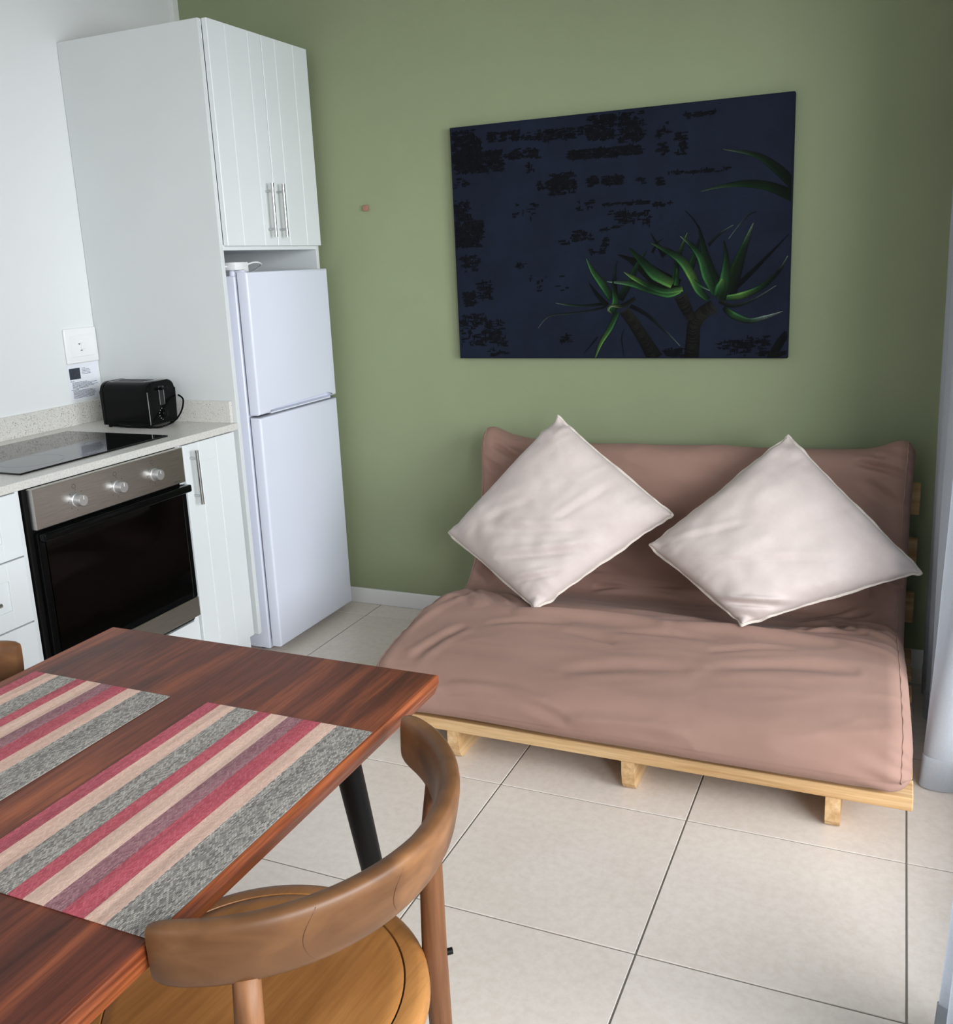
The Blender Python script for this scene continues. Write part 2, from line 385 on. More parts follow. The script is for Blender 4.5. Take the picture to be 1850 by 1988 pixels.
# base cabinet run. counter front at x=.619, door faces at .616
base = empty('base_cabinet', (.3, -.8, 0), 'white base cabinet with a narrow grooved door between oven and fridge', 'cabinet')
ZCt = .8985
obj('carcass', bx(.02, .596, -.972, -.660, .10, ZCt-.0245), M_cab, base)
obj('end_panel', bx(.55, .606, -.9745, -.951, .10, ZCt-.0245, bev=.001, seg=1), M_cab, base)
obj('plinth', bx(.56, .575, -.974, -.6545, .0, .10), M_cab, base)
dd = grooved_door('door', base, .597, .616, -.946, -.678, .108, ZCt-.028, (-.868, -.780), M_cab)
# the shaker rails of that door: thin horizontal grooves as shallow rebates
obj('rail', bx(.6155, .6175, -.866, -.782, .80, ZCt-.030, bev=.0008, seg=1), M_cab, dd)
obj('rail', bx(.6155, .6175, -.866, -.782, .110, .195, bev=.0008, seg=1), M_cab, dd)
bar_handle(dd, (.646, -.914, .668), (.646, -.917, .852), (1, 0, 0))

dr = empty('drawer_unit', (.3, -1.9, 0), 'white kitchen drawer unit at the left of the oven', 'cabinet')
obj('carcass', bx(.02, .596, -2.22, -1.602, .10, ZCt-.0245), M_cab, dr)
obj('end_panel', bx(.55, .612, -1.6035, -1.592, .10, ZCt-.0245), M_cab, dr)
obj('plinth', bx(.56, .575, -2.22, -1.602, .0, .10), M_cab, dr)
for (z0, z1) in ((.6985, .871), (.5125, .6945), (.3125, .5085), (.108, .3085)):
    b = B(); y0, y1 = -2.216, -1.606
    box(b, .597, .612, y0, y1, z0, z1, bev=.001, seg=1)
    for q in ((y0, y0+.06, z0, z1), (y1-.06, y1, z0, z1), (y0+.06, y1-.06, z0, z0+.05), (y0+.06, y1-.06, z1-.05, z1)):
        box(b, .6115, .617, q[0], q[1], q[2], q[3], bev=.001, seg=1)
    f = obj('drawer_front', b, M_cab, dr)
    zc = (z0+z1)/2 - .004
    bar_handle(f, (.646, -2.10, zc), (.646, -1.722, zc), (1, 0, 0))
ct = empty('worktop', (.3, -1.45, ZCt-.024), 'speckled off-white stone worktop with upstand along the wall', 'worktop')
# slab with a cut-out is unnecessary: the hob lies on it
obj('slab', bx(.001, .619, -2.24, YL-.001, ZCt-.024, ZCt, bev=.002, seg=2), M_quartz, ct)
obj('upstand', bx(.001, .014, -2.24, YL-.001, ZCt, .9755, bev=.001, seg=1), M_quartz, ct)
obj('upstand', bx(.014, .600, YL-.015, YL-.001, ZCt, .9755, bev=.001, seg=1), M_quartz, ct)

# hob
hb = empty('hob', (.33, -1.23, ZCt), 'black glass ceramic hob set on the speckled worktop', 'hob')
obj('glass_plate', bx(.1056, .5531, -1.527, -.939, ZCt+.0003, ZCt+.0055, bev=.0015, seg=2), M_blackgl, hb)
M_ring = simple('grey_ring_print', srgb(30, 31, 32), .1)
for (x, y, r) in ((.43, -1.08, .072), (.43, -1.38, .09), (.22, -1.08, .09), (.22, -1.38, .072)):
    b = B(); n = 48
    a = [b.verts.new((x+r*math.cos(2*PI*k/n), y+r*math.sin(2*PI*k/n), ZCt+.0057)) for k in range(n)]
    c = [b.verts.new((x+(r-.0012)*math.cos(2*PI*k/n), y+(r-.0012)*math.sin(2*PI*k/n), ZCt+.0057)) for k in range(n)]
    for k in range(n): b.faces.new((a[k], a[(k+1) % n], c[(k+1) % n], c[k]))
    obj('cooking_ring', b, M_ring, hb)

# oven
Y0o, Y1o = -1.5755, -.9805; XO = .643
ov = empty('oven', (.35, -1.28, .27), 'built-in electric oven with steel control panel and black glass door', 'oven')
b = B()
box(b, .08, .60, Y0o+.012, Y1o-.03, .275, .285); box(b, .08, .60, Y0o+.012, Y1o-.03, .845, .855); box(b, .08, .09, Y0o+.012, Y1o-.03, .285, .845)
box(b, .08, .60, Y0o+.012, Y0o+.03, .285, .845); box(b, .08, .60, Y1o-.03, Y1o-.015, .285, .845)
obj('cavity', b, M_ovencav, ov)
obj('body_frame', bx(.600, .6215, Y0o-.012, Y1o-.004, .285, .8735, bev=.002, seg=1), M_blackmt, ov)
cp = obj('control_panel', bx(.622, XO, Y0o, Y1o, .7605, .8735, bev=.0012, seg=1), M_steel, ov)
def knob(y, z):
    b = B(); n = 28
    prof = [(XO, .020), (XO+.004, .020), (XO+.005, .0175), (XO+.026, .0165), (XO+.028, .015)]
    tube(b, [(x, y, z) for x, r in prof], [r for x, r in prof], n)
    k = obj('knob', b, M_knob, ov, autos=35)
    obj('pointer', bx(XO+.0279, XO+.0286, y-.0008, y+.0008, z+.003, z+.013), M_plastic, k)
    m = B()
    for a in range(0, 360, 45):
        r = .029; yy, zz = y+r*math.sin(math.radians(a)), z+r*math.cos(math.radians(a))
        box(m, XO+.0001, XO+.0005, yy-.0011, yy+.0011, zz-.0011, zz+.0011)
    # the small symbol over the knob
    for q in range(10):
        a0 = q*PI/5; yy, zz = y+.006*math.sin(a0)-.004, z+.040+.006*math.cos(a0)
        box(m, XO+.0001, XO+.0005, yy-.0009, yy+.0009, zz-.0009, zz+.0009)
    obj('dial_marks', m, M_mark, cp)
for y, z in ((-1.430, .811), (-1.274, .812), (-1.118, .815)): knob(y, z)
m = B()
for q in range(4): box(m, XO+.0001, XO+.0005, -1.032+q*.007, -1.027+q*.007, .768, .771)
obj('small_print', m, M_mark, cp)
# door: black glass in a thin frame, steel foot strip
dv = obj('door', frame_rect('x', .622, XO-.002, Y0o+.002, Y1o, .366, .752, .022), M_blackpl, ov)
obj('glass', bx(XO-.0045, XO-.0022, Y0o+.0245, Y1o-.0225, .3885, .7295), M_ovglass, dv)
b = B(); tube(b, [(XO+.018, Y0o+.004, .741), (XO+.018, Y1o-.002, .741)], .0001, 4)
b.free(); b = bx(XO-.001, XO+.022, Y0o+.002, Y1o+.002, .728, .752, bev=.005, seg=3)
obj('handle', b, M_blackpl, dv, autos=40)
obj('foot_strip', bx(.622, XO-.001, Y0o, Y1o, .300, .3655, bev=.001, seg=1), M_steel, dv)
obj('vent_slot', bx(.60, .630, Y0o+.02, Y1o-.02, .288, .299), M_dark, ov)
b = B()
for k in range(15): tube(b, [(.12, Y0o+.05+k*.034, .47), (.585, Y0o+.05+k*.034, .47)], .0014, 6)
for x in (.12, .585): tube(b, [(x, Y0o+.035, .47), (x, Y1o-.035, .47)], .0028, 6)
obj('rack', b, M_rack, ov)
tag(obj('oven_cabinet', bx(.55, .612, Y0o-.008, Y1o+.001, .0, .273, bev=.001, seg=1), M_cab), 'white filler board below the built-in oven', 'cabinet')

# toaster
tx0, tx1, ty0, ty1, tz0, tz1 = .163, .385, -.828, -.690, ZCt+.010, ZCt+.162
ts = empty('toaster', (.27, -.76, ZCt), 'black two-slice toaster on the worktop against the tall panel', 'toaster')
def rrect(y0, y1, z0, z1, r, top_only=True, n=8):
    P = [(y0, z0), (y1, z0)]
    for k in range(n+1):
        a = PI/2*k/n; P.append((y1-r+r*math.cos(a), z1-r+r*math.sin(a)))
    for k in range(n+1):
        a = PI/2 + PI/2*k/n; P.append((y0+r+r*math.cos(a), z1-r+r*math.sin(a)))
    return P
b = B(); prism(b, rrect(ty0+.0012, ty1-.0012, tz0, tz1-.0012, .033), 'x', tx0+.014, tx1-.028); obj('body', b, M_blackpl, ts, autos=30)
b = B(); A, Bv = prism(b, rrect(ty0, ty1, tz0, tz1, .034), 'x', tx0, tx0+.016); 
bmesh.ops.bevel(b, geom=[e for e in b.edges if abs(e.verts[0].co.x-tx0) < 1e-5 and abs(e.verts[1].co.x-tx0) < 1e-5], offset=.006, segments=3, profile=.5, affect='EDGES')
obj('end_cap', b, M_blackpl, ts, autos=30)
b = B(); prism(b, rrect(ty0, ty1, tz0, tz1, .034), 'x', tx1-.030, tx1)
bmesh.ops.bevel(b, geom=[e for e in b.edges if abs(e.verts[0].co.x-tx1) < 1e-5 and abs(e.verts[1].co.x-tx1) < 1e-5], offset=.008, segments=3, profile=.5, affect='EDGES')
obj('end_cap', b, M_blackpl, ts, autos=30)
tp = obj('top_plate', bx(tx0+.02, tx1-.034, ty0+.030, ty1-.030, tz1-.004, tz1-.001, bev=.001, seg=1), M_chrome, ts)
for y in (-.784, -.750):
    obj('bread_slot', bx(tx0+.035, tx1-.048, y-.011+.0, y+.013, tz1-.0012, tz1-.0004), M_dark, ts)
b = B()
for y in (-.775, -.752): box(b, tx1-.001, tx1+.0015, y-.0012, y+.0012, tz0+.068, tz0+.132)
obj('lever_guide', b, M_chrome, ts)
obj('lever_slot', bx(tx1-.001, tx1+.0006, -.7728, -.7542, tz0+.066, tz0+.134), M_dark, ts)
obj('lever', bx(tx1+.0007, tx1+.020, -.778, -.749, tz0+.120, tz0+.129, bev=.003, seg=2), M_blackpl, ts)
b = B(); tube(b, [(tx1-.001, -.762, tz0+.035), (tx1+.010, -.762, tz0+.035), (tx1+.012, -.762, tz0+.035)], [.014, .013, .010], 20); obj('dial', b, M_blackpl, ts, autos=40)
b = B()
for k in range(6):
    a = math.radians(-70+28*k+180); box(b, tx1-.001, tx1+.0006, -.762+.021*math.cos(a)-.001, -.762+.021*math.cos(a)+.001, tz0+.035+.021*math.sin(a+PI)-.001, tz0+.035+.021*math.sin(a+PI)+.001)
obj('dial_marks', b, M_plastic, ts)
obj('chrome_edge', bx(tx1-.004, tx1-.0015, ty0-.0008, ty0+.0008, tz0+.004, tz0+.118), M_chrome, ts)
for x in (tx0+.02, tx1-.02):
    for y in (ty0+.014, ty1-.014):
        b = B(); tube(b, [(x, y, ZCt+.0002), (x, y, tz0+.001)], [.006, .008], 12); obj('foot', b, M_blackmt, ts, autos=40)
cp_ = [(tx0+.03, ty0+.012, tz0-.004), (.28, ty0+.006, ZCt+.004), (.36, ty0+.012, ZCt+.004), (.405, -.80, ZCt+.005), (.425, -.755, ZCt+.02), (.425, -.715, ZCt+.05), (.415, -.690, ZCt+.085), (.39, -.684, ZCt+.10)]
b = B(); tube(b, catmull(cp_, 10), .0032, 8); obj('cord', b, M_blackpl, ts, smooth=True)

# socket plate and notice
sk = empty('socket_plate', (0, -.731, 1.119), 'white isolator switch plate on the wall above the toaster', 'switch')
b = bx(.0002, .010, -.806, -.656, 1.119, 1.2445, bev=.004, seg=3); obj('plate', b, M_plastic, sk, autos=40)
obj('inner_plate', bx(.0095, .012, -.784, -.672, 1.142, 1.2205, bev=.001, seg=1), M_plastic, sk)
rk = obj('rocker', bx(.0115, .0175, -.739, -.721, 1.168, 1.192, bev=.002, seg=2), M_plastic, sk)
b = B(); box(b, .0118, .0124, -.748, -.741, 1.186, 1.190); box(b, .0118, .0124, -.742, -.732, 1.163, 1.1655)
obj('switch_mark', b, M_mark, sk)['kind'] = 'stuff'
nt = empty('wall_notice', (0, -.735, .985), 'white paper notice with a dark photo and small print, stuck under the switch plate', 'notice')
def quadx(b, x, y0, y1, z0, z1):
    box(b, x, x+.0002, y0, y1, z0, z1)
b = bx(.0003, .0012, -.808, -.660, .984, 1.1165); obj('sheet', b, M_paper, nt)
b = B(); quadx(b, .0013, -.799, -.748, 1.062, 1.102); obj('photo', b, M_photo, nt)
b = B(); rr = random.Random(3)
def textline(y0, y1, z, h=.0017):
    y = y0
    while y < y1-.003:
        L = min(rr.uniform(.004, .013), y1-y); quadx(b, .0013, y, y+L, z, z+h); y += L+.0014
for k in range(5): textline(-.739, -.700 if k else -.722, 1.098-.0052*k)
textline(-.799, -.780, 1.054)
for k in range(6): textline(-.791, rr.uniform(-.72, -.668), 1.049-.0042*k)
textline(-.799, -.765, 1.023)
for k in range(7): textline(-.791, rr.uniform(-.70, -.668), 1.0185-.0042*k)
obj('print', b, M_ink, nt)['kind'] = 'stuff'

# ================================================================== FRIDGE
fr = empty('fridge', (.35, -.34, 0), 'white two-door fridge freezer standing under the tall cabinet', 'fridge')
FY0, FY1 = -.597, -.078; XF = .670
obj('body', bx(.05, .618, FY0, FY1-.004, .018, 1.405, bev=.004, seg=2), M_fridge, fr, autos=50)
b = B()
for zz in ((.055, .898), (.918, 1.395)): box(b, .6175, .6285, FY0+.012, FY1-.012, zz[0], zz[1])
obj('gasket', b, M_gasket, fr)
for x in (.10, .56):
    for y in (FY0+.05, FY1-.05):
        b = B(); tube(b, [(x, y, .0), (x, y, .019)], .018, 14); obj('foot', b, M_dark, fr, autos=40)
DY0 = FY0+.004
def fdoor(poly, name='door'):
    b = B(); A, Bv = prism(b, poly, 'x', .628, XF)
    es = [e for e in b.edges if all(abs(v.co.x-XF) < 1e-5 for v in e.verts)]
    bmesh.ops.bevel(b, geom=es, offset=.009, segments=4, profile=.5, affect='EDGES')
    return obj(name, b, M_fridge, fr, autos=35)
up = fdoor([(DY0, .914), (-.525, .9145), (-.495, .938), (-.135, .946), (-.112, .918), (FY1, .9185), (FY1, 1.4171), (DY0, 1.4171)])
b = B(); prism(b, [(.630, .911), (.664, .911), (.664, .916), (.650, .921), (.640, .948), (.630, .948)], 'y', -.518, -.116); obj('grip_recess', b, M_fridge, up)
fdoor([(DY0, .030), (FY1, .030), (FY1, .9045), (DY0, .9045)])
b = B(); box(b, .628, .660, DY0+.001, FY1-.001, .9050, .9085, bev=.001, seg=1); obj('door_trim', b, M_gasket, fr)
b = B(); tube(b, [(.600, FY0+.022, 1.404), (.600, FY0+.022, 1.424)], .016, 16); box(b, .60, .65, FY0+.010, FY0+.034, 1.4175, 1.423, bev=.002, seg=1)
obj('hinge', b, M_fridge, fr, autos=40)
# faint embossed mark on the freezer door
def letters(txt, size, mat, name, parent, loc, extr=.0004):
    cu = bpy.data.curves.new('tmp', 'FONT'); cu.body = txt; cu.size = size; cu.extrude = extr; cu.align_x = 'CENTER'
    ob = bpy.data.objects.new('tmp', cu); C.objects.link(ob)
    dg = bpy.context.evaluated_depsgraph_get(); me = bpy.data.meshes.new_from_object(ob.evaluated_get(dg))
    bpy.data.objects.remove(ob); me.materials.clear(); me.materials.append(mat)
    # text plane xy -> world yz facing +x
    Mx = Matrix(((0, 0, 1, 0), (1, 0, 0, 0), (0, 1, 0, 0), (0, 0, 0, 1)))
    me.transform(Mx)
    o = bpy.data.objects.new(name, me); C.objects.link(o); o.parent = parent
    off = Vector((0, 0, 0)); q = parent
    while q is not None: off += q.location; q = q.parent
    o.location = Vector(loc) - off
    return o
letters('I  F', .022, M_fridge, 'embossed_mark', up, (XF+.0003, -.325, 1.252), .0005)

# plug adapter on the fridge
pl = empty('plug_adapter', (.60, -.56, 1.405), 'white plug adapter lying on top of the fridge', 'adapter')
b = bx(.585, .640, -.610, -.555, 1.4245, 1.452, bev=.004, seg=2); obj('body', b, M_plastic, pl, autos=40)
b = bx(.575, .612, -.553, -.500, 1.4175, 1.452, bev=.003, seg=2); obj('plug', b, M_plastic, pl, autos=40)
b = B(); tube(b, catmull([(.60, -.502, 1.440), (.60, -.46, 1.449), (.60, -.42, 1.448), (.58, -.385, 1.438), (.52, -.36, 1.418), (.45, -.35, 1.409)], 8), .0035, 8); obj('cord', b, M_plastic, pl, smooth=True)
b = B(); tube(b, catmull([(.60, -.608, 1.438), (.60, -.622, 1.438), (.56, -.630, 1.436), (.45, -.625, 1.42), (.30, -.60, 1.4085)], 8), .0035, 8); obj('cord', b, M_plastic, pl, smooth=True)

# ================================================================== CANVAS
CX0, CX1, CZ0, CZ1, CYF = 1.208, 2.408, 1.0588, 1.8956, -.032
cv = empty('canvas_painting', ((CX0+CX1)/2, -.016, CZ0), 'large unframed dark navy painting of green spiky aloe plants on the green wall', 'painting')
obj('canvas', bx(CX0, CX1, CYF, -.001, CZ0, CZ1, bev=.002, seg=2), M_canvas, cv)
RR = (R_, U_, F_); CP = Vector((2.749, -3.3461, 1.418))
def on_canvas(u, v):
    # photograph pixel -> point of the painting (measured once; gives real positions on the canvas plane)
    d = F_*1842.47 + R_*(u-925) - U_*(v-994+63.95)
    k = (CYF-.0006-CP.y)/d.y; return (CP.x+k*d.x, CP.z+k*d.z)
def c6(u, v): return on_canvas(1000+u/3.304, 400+v/3.304)
def c3(u, v): return on_canvas(850+u/1.85, 150+v/1.85)
pb = B(); lay = pb.loops.layers.color.new('Col')
RC = [0]
def ribbon(pts, widths, cols, depth=0.0, edge=1.6, n=8):
    """pts: 2D canvas points (x,z); widths in m; cols: list of rgb along the leaf; bright upper edge"""
    RC[0] += 1; depth = depth + RC[0]*.0000042
    P = catmull([Vector((p[0], 0, p[1])) for p in pts], n); m = len(P)
    def lerpl(L, t):
        s = t*(len(L)-1); i = min(int(s), len(L)-2); f = s-i
        a, b = L[i], L[i+1]
        return a*(1-f)+b*f if not isinstance(a, tuple) else tuple(a[k]*(1-f)+b[k]*f for k in range(3))
    rows = []
    for i, p in enumerate(P):
        tn = (P[min(i+1, m-1)]-P[max(i-1, 0)]).normalized(); nn = Vector((-tn.z, 0, tn.x))
        wd = lerpl(widths, i/(m-1)); c = lerpl(cols, i/(m-1))
        r = []
        for s, cm in ((-1, .35), (-.35, .8), (.3, 1.0), (.75, edge), (1, .9)):
            q = p+nn*s*wd/2
            q.x = min(max(q.x, CX0+.003), CX1-.003); q.z = min(max(q.z, CZ0+.003), CZ1-.003)
            r.append((pb.verts.new((q.x, CYF-.0006-depth, q.z)), tuple(min(1, x*cm) for x in c)+(1,)))
        rows.append(r)
    for i in range(m-1):
        for k in range(4):
            vs = [rows[i][k], rows[i][k+1], rows[i+1][k+1], rows[i+1][k]]
            try: f = pb.faces.new([q[0] for q in vs])
            except ValueError: continue
            for lp, q in zip(f.loops, vs): lp[lay] = q[1]
def L(*c): return tuple(srgb(*c)[:3])
gd, gm, gl_, gy, gt = L(30, 52, 44), L(60, 98, 70), L(102, 140, 104), L(136, 162, 112), L(150, 160, 156)
S = .00053
def leaf(pts, w0, cols, dep, **k): ribbon([c6(*p) for p in pts], [w*S for w in w0], cols, dep, **k)
# faint far leaves
leaf([(1370, 560), (1500, 440), (1640, 300), (1755, 180)], [38, 30, 16, 4], [L(26, 40, 42), L(24, 34, 42), L(30, 40, 50)], 0)
leaf([(1090, 30), (1140, 80), (1180, 140)], [4, 8, 12], [L(30, 42, 46), L(28, 44, 44)], 0)
leaf([(1370, 210), (1440, 120), (1500, 55), (1550, 35)], [4, 9, 12, 3], [gt, L(86, 98, 100), L(40, 50, 58)], 0)
leaf([(1240, 250), (1310, 180), (1400, 122)], [22, 16, 4], [L(36, 60, 50), L(66, 84, 80), gt], 0)
leaf([(1640, 985), (1690, 890), (1745, 810)], [60, 50, 40], [L(30, 40, 44), L(26, 36, 42)], 0)
leaf([(1620, 985), (1700, 950), (1745, 935)], [40, 30, 20], [L(34, 44, 44), L(30, 38, 42)], .0002)
# upper right drooping leaves (crop 3 pixels)
ribbon([c3(*p) for p in ((1300, 405), (1215, 325), (1140, 278), (1025, 258))], [.036, .030, .016, .002], [L(24, 46, 38), L(42, 78, 54), L(60, 92, 66), L(130, 138, 130)], 0)
ribbon([c3(*p) for p in ((1300, 436), (1190, 392), (1100, 382), (1010, 393), (945, 410))], [.038, .030, .022, .010, .002], [L(24, 48, 38), L(48, 88, 52), L(50, 92, 58), L(98, 120, 100), L(130, 138, 130)], 0.0002, edge=1.3)
# trunks
rr0 = random.Random(5)
def trunk(pts, w0):
    P = [c6(*p) for p in pts]
    ribbon(P, [w*S for w in w0], [L(98, 99, 90), L(76, 78, 70), L(44, 48, 45)], .0002, edge=1.05, n=14)
    Q = catmull([Vector((p[0], 0, p[1])) for p in P], 22)
    for i in range(2, len(Q)-2, 2):
        tn = (Q[i+1]-Q[i-1]).normalized(); nn = Vector((-tn.z, 0, tn.x)); hw = w0[0]*S*.42
        a, b_ = Q[i]-nn*hw, Q[i]+nn*hw*.8; mid = (a+b_)/2 + tn*.006
        cc = L(100, 102, 94) if rr0.random() < .5 else L(46, 48, 46)
        ribbon([(a.x, a.z), (mid.x, mid.z), (b_.x, b_.z)], [.0005, .0022, .0005], [cc, cc], .0004, n=4)
trunk([(700, 670), (760, 750), (830, 860), (900, 980)], [70, 76, 84, 110])
trunk([(1275, 640), (1200, 690), (1150, 760), (1140, 860), (1130, 978)], [84, 84, 86, 90, 96])
trunk([(1060, 575), (1090, 640), (1130, 720)], [84, 76, 60])
# left rosette
leaf([(590, 640), (520, 560), (475, 495)], [40, 26, 3], [L(40, 60, 48), L(34, 56, 58), L(40, 56, 64)], .0004)
leaf([(570, 650), (480, 672), (340, 690), (215, 708), (148, 782)], [14, 12, 13, 12, 3], [L(40, 52, 52), L(74, 86, 86), L(84, 98, 96), L(96, 108, 108), gt], .0004)
leaf([(560, 628), (440, 640), (340, 633), (262, 622)], [20, 15, 17, 3], [L(24, 40, 38), L(70, 92, 82), L(90, 108, 100), gt], .0006)
leaf([(740, 640), (850, 700), (960, 800), (1058, 898)], [26, 24, 18, 4], [L(26, 38, 38), L(52, 62, 66), L(84, 96, 100), gt], .0004)
leaf([(700, 790), (684, 850), (700, 968)], [4, 7, 2], [L(60, 72, 76), L(40, 52, 58)], .0004)
leaf([(530, 840), (480, 900), (440, 950)], [10, 6, 2], [L(22, 32, 38), L(22, 32, 40)], .0002)
leaf([(650, 600), (640, 500), (642, 420), (655, 350)], [36, 24, 14, 3], [gm, gd, gm, gd], .0006)
leaf([(670, 600), (730, 500), (780, 390), (848, 280)], [52, 44, 34, 3], [gd, gm, gm, L(64, 90, 62)], .0006)
leaf([(616, 590), (560, 500), (500, 420), (457, 335)], [44, 52, 34, 3], [gm, gl_, gl_, L(120, 146, 118)], .0008)
leaf([(620, 690), (645, 610), (632, 540), (628, 470)], [50, 46, 22, 5], [gm, gl_, gm, gd], .001)
leaf([(655, 680), (610, 780), (550, 880), (512, 978)], [36, 38, 26, 8], [gm, gl_, gy, L(130, 148, 118)], .001)
leaf([(770, 590), (690, 640), (620, 640), (596, 668), (620, 690)], [22, 30, 16, 18, 10], [L(60, 64, 56), L(70, 82, 66), L(150, 160, 130), L(150, 162, 138), L(90, 106, 84)], .0012)
# middle rosette
leaf([(870, 170), (900, 225), (960, 320)], [2, 14, 40], [gd, L(48, 66, 50), gd], .0004)
leaf([(955, 208), (915, 235), (880, 300)], [2, 9, 20], [L(56, 72, 60), gd, gd], .0004)
leaf([(1050, 520), (940, 480), (820, 390), (730, 340), (660, 312)], [100, 120, 80, 30, 3], [gd, L(18, 42, 28), L(24, 48, 34), L(34, 50, 42), L(40, 48, 46)], .0004)
leaf([(1030, 500), (1030, 430), (1050, 320), (1105, 172)], [54, 40, 34, 3], [gm, gm, gd, gy], .0006)
leaf([(1010, 500), (900, 440), (820, 360), (725, 265)], [60, 74, 52, 3], [gy, gl_, gm, gm], .0008)
leaf([(1110, 430), (1150, 330), (1180, 212)], [52, 40, 4], [gm, gm, gd], .0006)
leaf([(1060, 540), (980, 560), (850, 530), (740, 498), (590, 484)], [34, 56, 50, 36, 5], [gy, gl_, gm, gl_, gt], .0008)
leaf([(1075, 530), (960, 545), (860, 510), (760, 460), (697, 422)], [36, 34, 40, 28, 3], [gy, gl_, gm, gy, L(140, 152, 130)], .001)
leaf([(1035, 510), (1040, 450), (1038, 400)], [34, 24, 4], [gl_, gm, gl_], .001)
# right rosette
leaf([(1240, 600), (1180, 540), (1130, 440), (1070, 350), (980, 290), (872, 237)], [30, 52, 58, 56, 36, 3], [gm, gl_, gy, gl_, gm, L(120, 138, 110)], .0012)
leaf([(1250, 540), (1190, 510), (1150, 470)], [10, 14, 4], [gt, gl_, gm], .0013)
leaf([(1320, 560), (1280, 480), (1230, 350), (1180, 130)], [50, 74, 56, 5], [gl_, gm, gm, gd], .001)
leaf([(1285, 560), (1230, 450), (1190, 330), (1130, 250), (1058, 192)], [48, 60, 44, 30, 3], [gm, gl_, gl_, gm, gt], .0012)
leaf([(1380, 560), (1420, 400), (1470, 260), (1530, 108)], [80, 78, 44, 4], [L(50, 76, 50), L(62, 88, 58), gm, L(150, 160, 150)], .0008)
leaf([(1400, 560), (1430, 470), (1442, 400)], [40, 30, 4], [gd, L(34, 60, 56), L(60, 82, 80)], .001)
leaf([(1320, 600), (1345, 480), (1355, 330), (1340, 222)], [60, 70, 30, 4], [L(60, 84, 50), gl_, gm, gd], .0012)
leaf([(1300, 580), (1320, 520), (1335, 470)], [60, 66, 20], [gm, gl_, gy], .0014)
leaf([(1340, 590), (1450, 575), (1580, 520), (1690, 420), (1750, 320)], [28, 44, 34, 22, 6], [gl_, gy, gm, L(40, 60, 58), gt], .001)
leaf([(1310, 610), (1400, 640), (1530, 600), (1675, 510)], [24, 22, 16, 4], [L(70, 80, 62), L(60, 78, 68), L(90, 100, 100), L(150, 156, 154)], .0012)
leaf([(1340, 650), (1400, 700), (1500, 735), (1600, 715), (1718, 676)], [30, 44, 34, 26, 4], [gd, gl_, L(90, 118, 96), gt, L(150, 156, 154)], .0012)
# small scribble lower right
leaf([(1665, 945), (1690, 938), (1706, 950)], [4, 4, 2], [L(90, 96, 96), L(70, 76, 78)], .0012)
obj('painted_plant', pb, M_paint, cv)
# ragged black brush marks
sb = B(); rr = random.Random(11)
patches = [(55,185,150,330,.75),(175,190,250,235,.6),(250,185,330,230,.5),(330,175,520,235,.55),(535,130,640,230,.75),(650,120,740,235,.7),(470,240,735,298,.85),(780,140,835,280,.3),(855,195,890,280,.6),(860,115,1005,150,.55),
 (60,260,230,350,.75),(240,250,365,300,.6),(320,305,345,345,.5),(400,340,495,425,.8),(360,372,400,405,.6),(530,355,572,392,.7),(590,350,668,388,.8),(715,360,745,388,.4),(785,355,810,388,.7),(825,322,1045,352,.55),
 (590,440,775,465,.6),(610,465,775,545,.35),(775,445,850,465,.6),(500,440,560,480,.3),(270,440,380,515,.15),(60,440,115,520,.6),(65,515,160,612,.85),(475,540,555,592,.45),(590,540,608,640,.6),(440,585,500,603,.4),(545,615,600,638,.4),
 (85,640,150,700,.6),(270,665,315,690,.6),(95,770,135,825,.8),(140,730,190,800,.5),(320,700,480,770,.14),(80,850,185,905,.45),(85,905,240,965,.4),(180,870,250,1005,.35),(440,915,475,955,.4),(815,975,880,1005,.9),(1005,930,1190,1005,.4),(1120,935,1190,975,.5),(60,350,110,400,.3)]
for (u0, v0, u1, v1, dn) in patches:
    a = c3(u0, v1); c = c3(u1, v0)
    wx, wz = c[0]-a[0], c[1]-a[1]; N = int(wx*wz*55000*dn)+3
    sd = rr.uniform(0, 50)
    for _ in range(N):
        x = a[0]+rr.random()*wx; z = a[1]+rr.random()*wz
        nz = noise.noise(Vector((x*34+sd, z*34, 0))) + .7*noise.noise(Vector((x*110+sd, z*110, 4)))
        ed = min((x-a[0])/wx, (c[0]-x)/wx, (z-a[1])/wz, (c[1]-z)/wz)
        if nz < (.45-dn*.9) - min(ed, .2)*2+.15: continue
        if rr.random() < .72: dx, dz = rr.uniform(.003, .013), rr.uniform(.0014, .0040)
        else: dx, dz = rr.uniform(.0012, .0035), rr.uniform(.003, .010)
        x0, x1 = max(x-dx, CX0+.003), min(x+dx, CX1-.003); z0, z1 = max(z-dz, CZ0+.003), min(z+dz, CZ1-.003)
        if x1 <= x0 or z1 <= z0: continue
        k = (x1-x0)*.12; yy_ = CYF-.00015-.0004*rr.random()
        vs = [sb.verts.new((x0+rr.uniform(0, k), yy_, z0)), sb.verts.new((x1, yy_, z0+rr.uniform(0, (z1-z0)*.3))), sb.verts.new((x1-rr.uniform(0, k), yy_, z1)), sb.verts.new((x0, yy_, z1-rr.uniform(0, (z1-z0)*.3)))]
        sb.faces.new(vs)
ps = obj('black_brushwork', sb, M_stroke, cv); ps['kind'] = 'stuff'

tag(obj('wall_block', bx(.810, .832, -.012, -.0003, 1.628, 1.650, bev=.002, seg=2), M_copper), 'tiny square reddish-brown block fixed to the green wall, left of the painting', 'wall block')

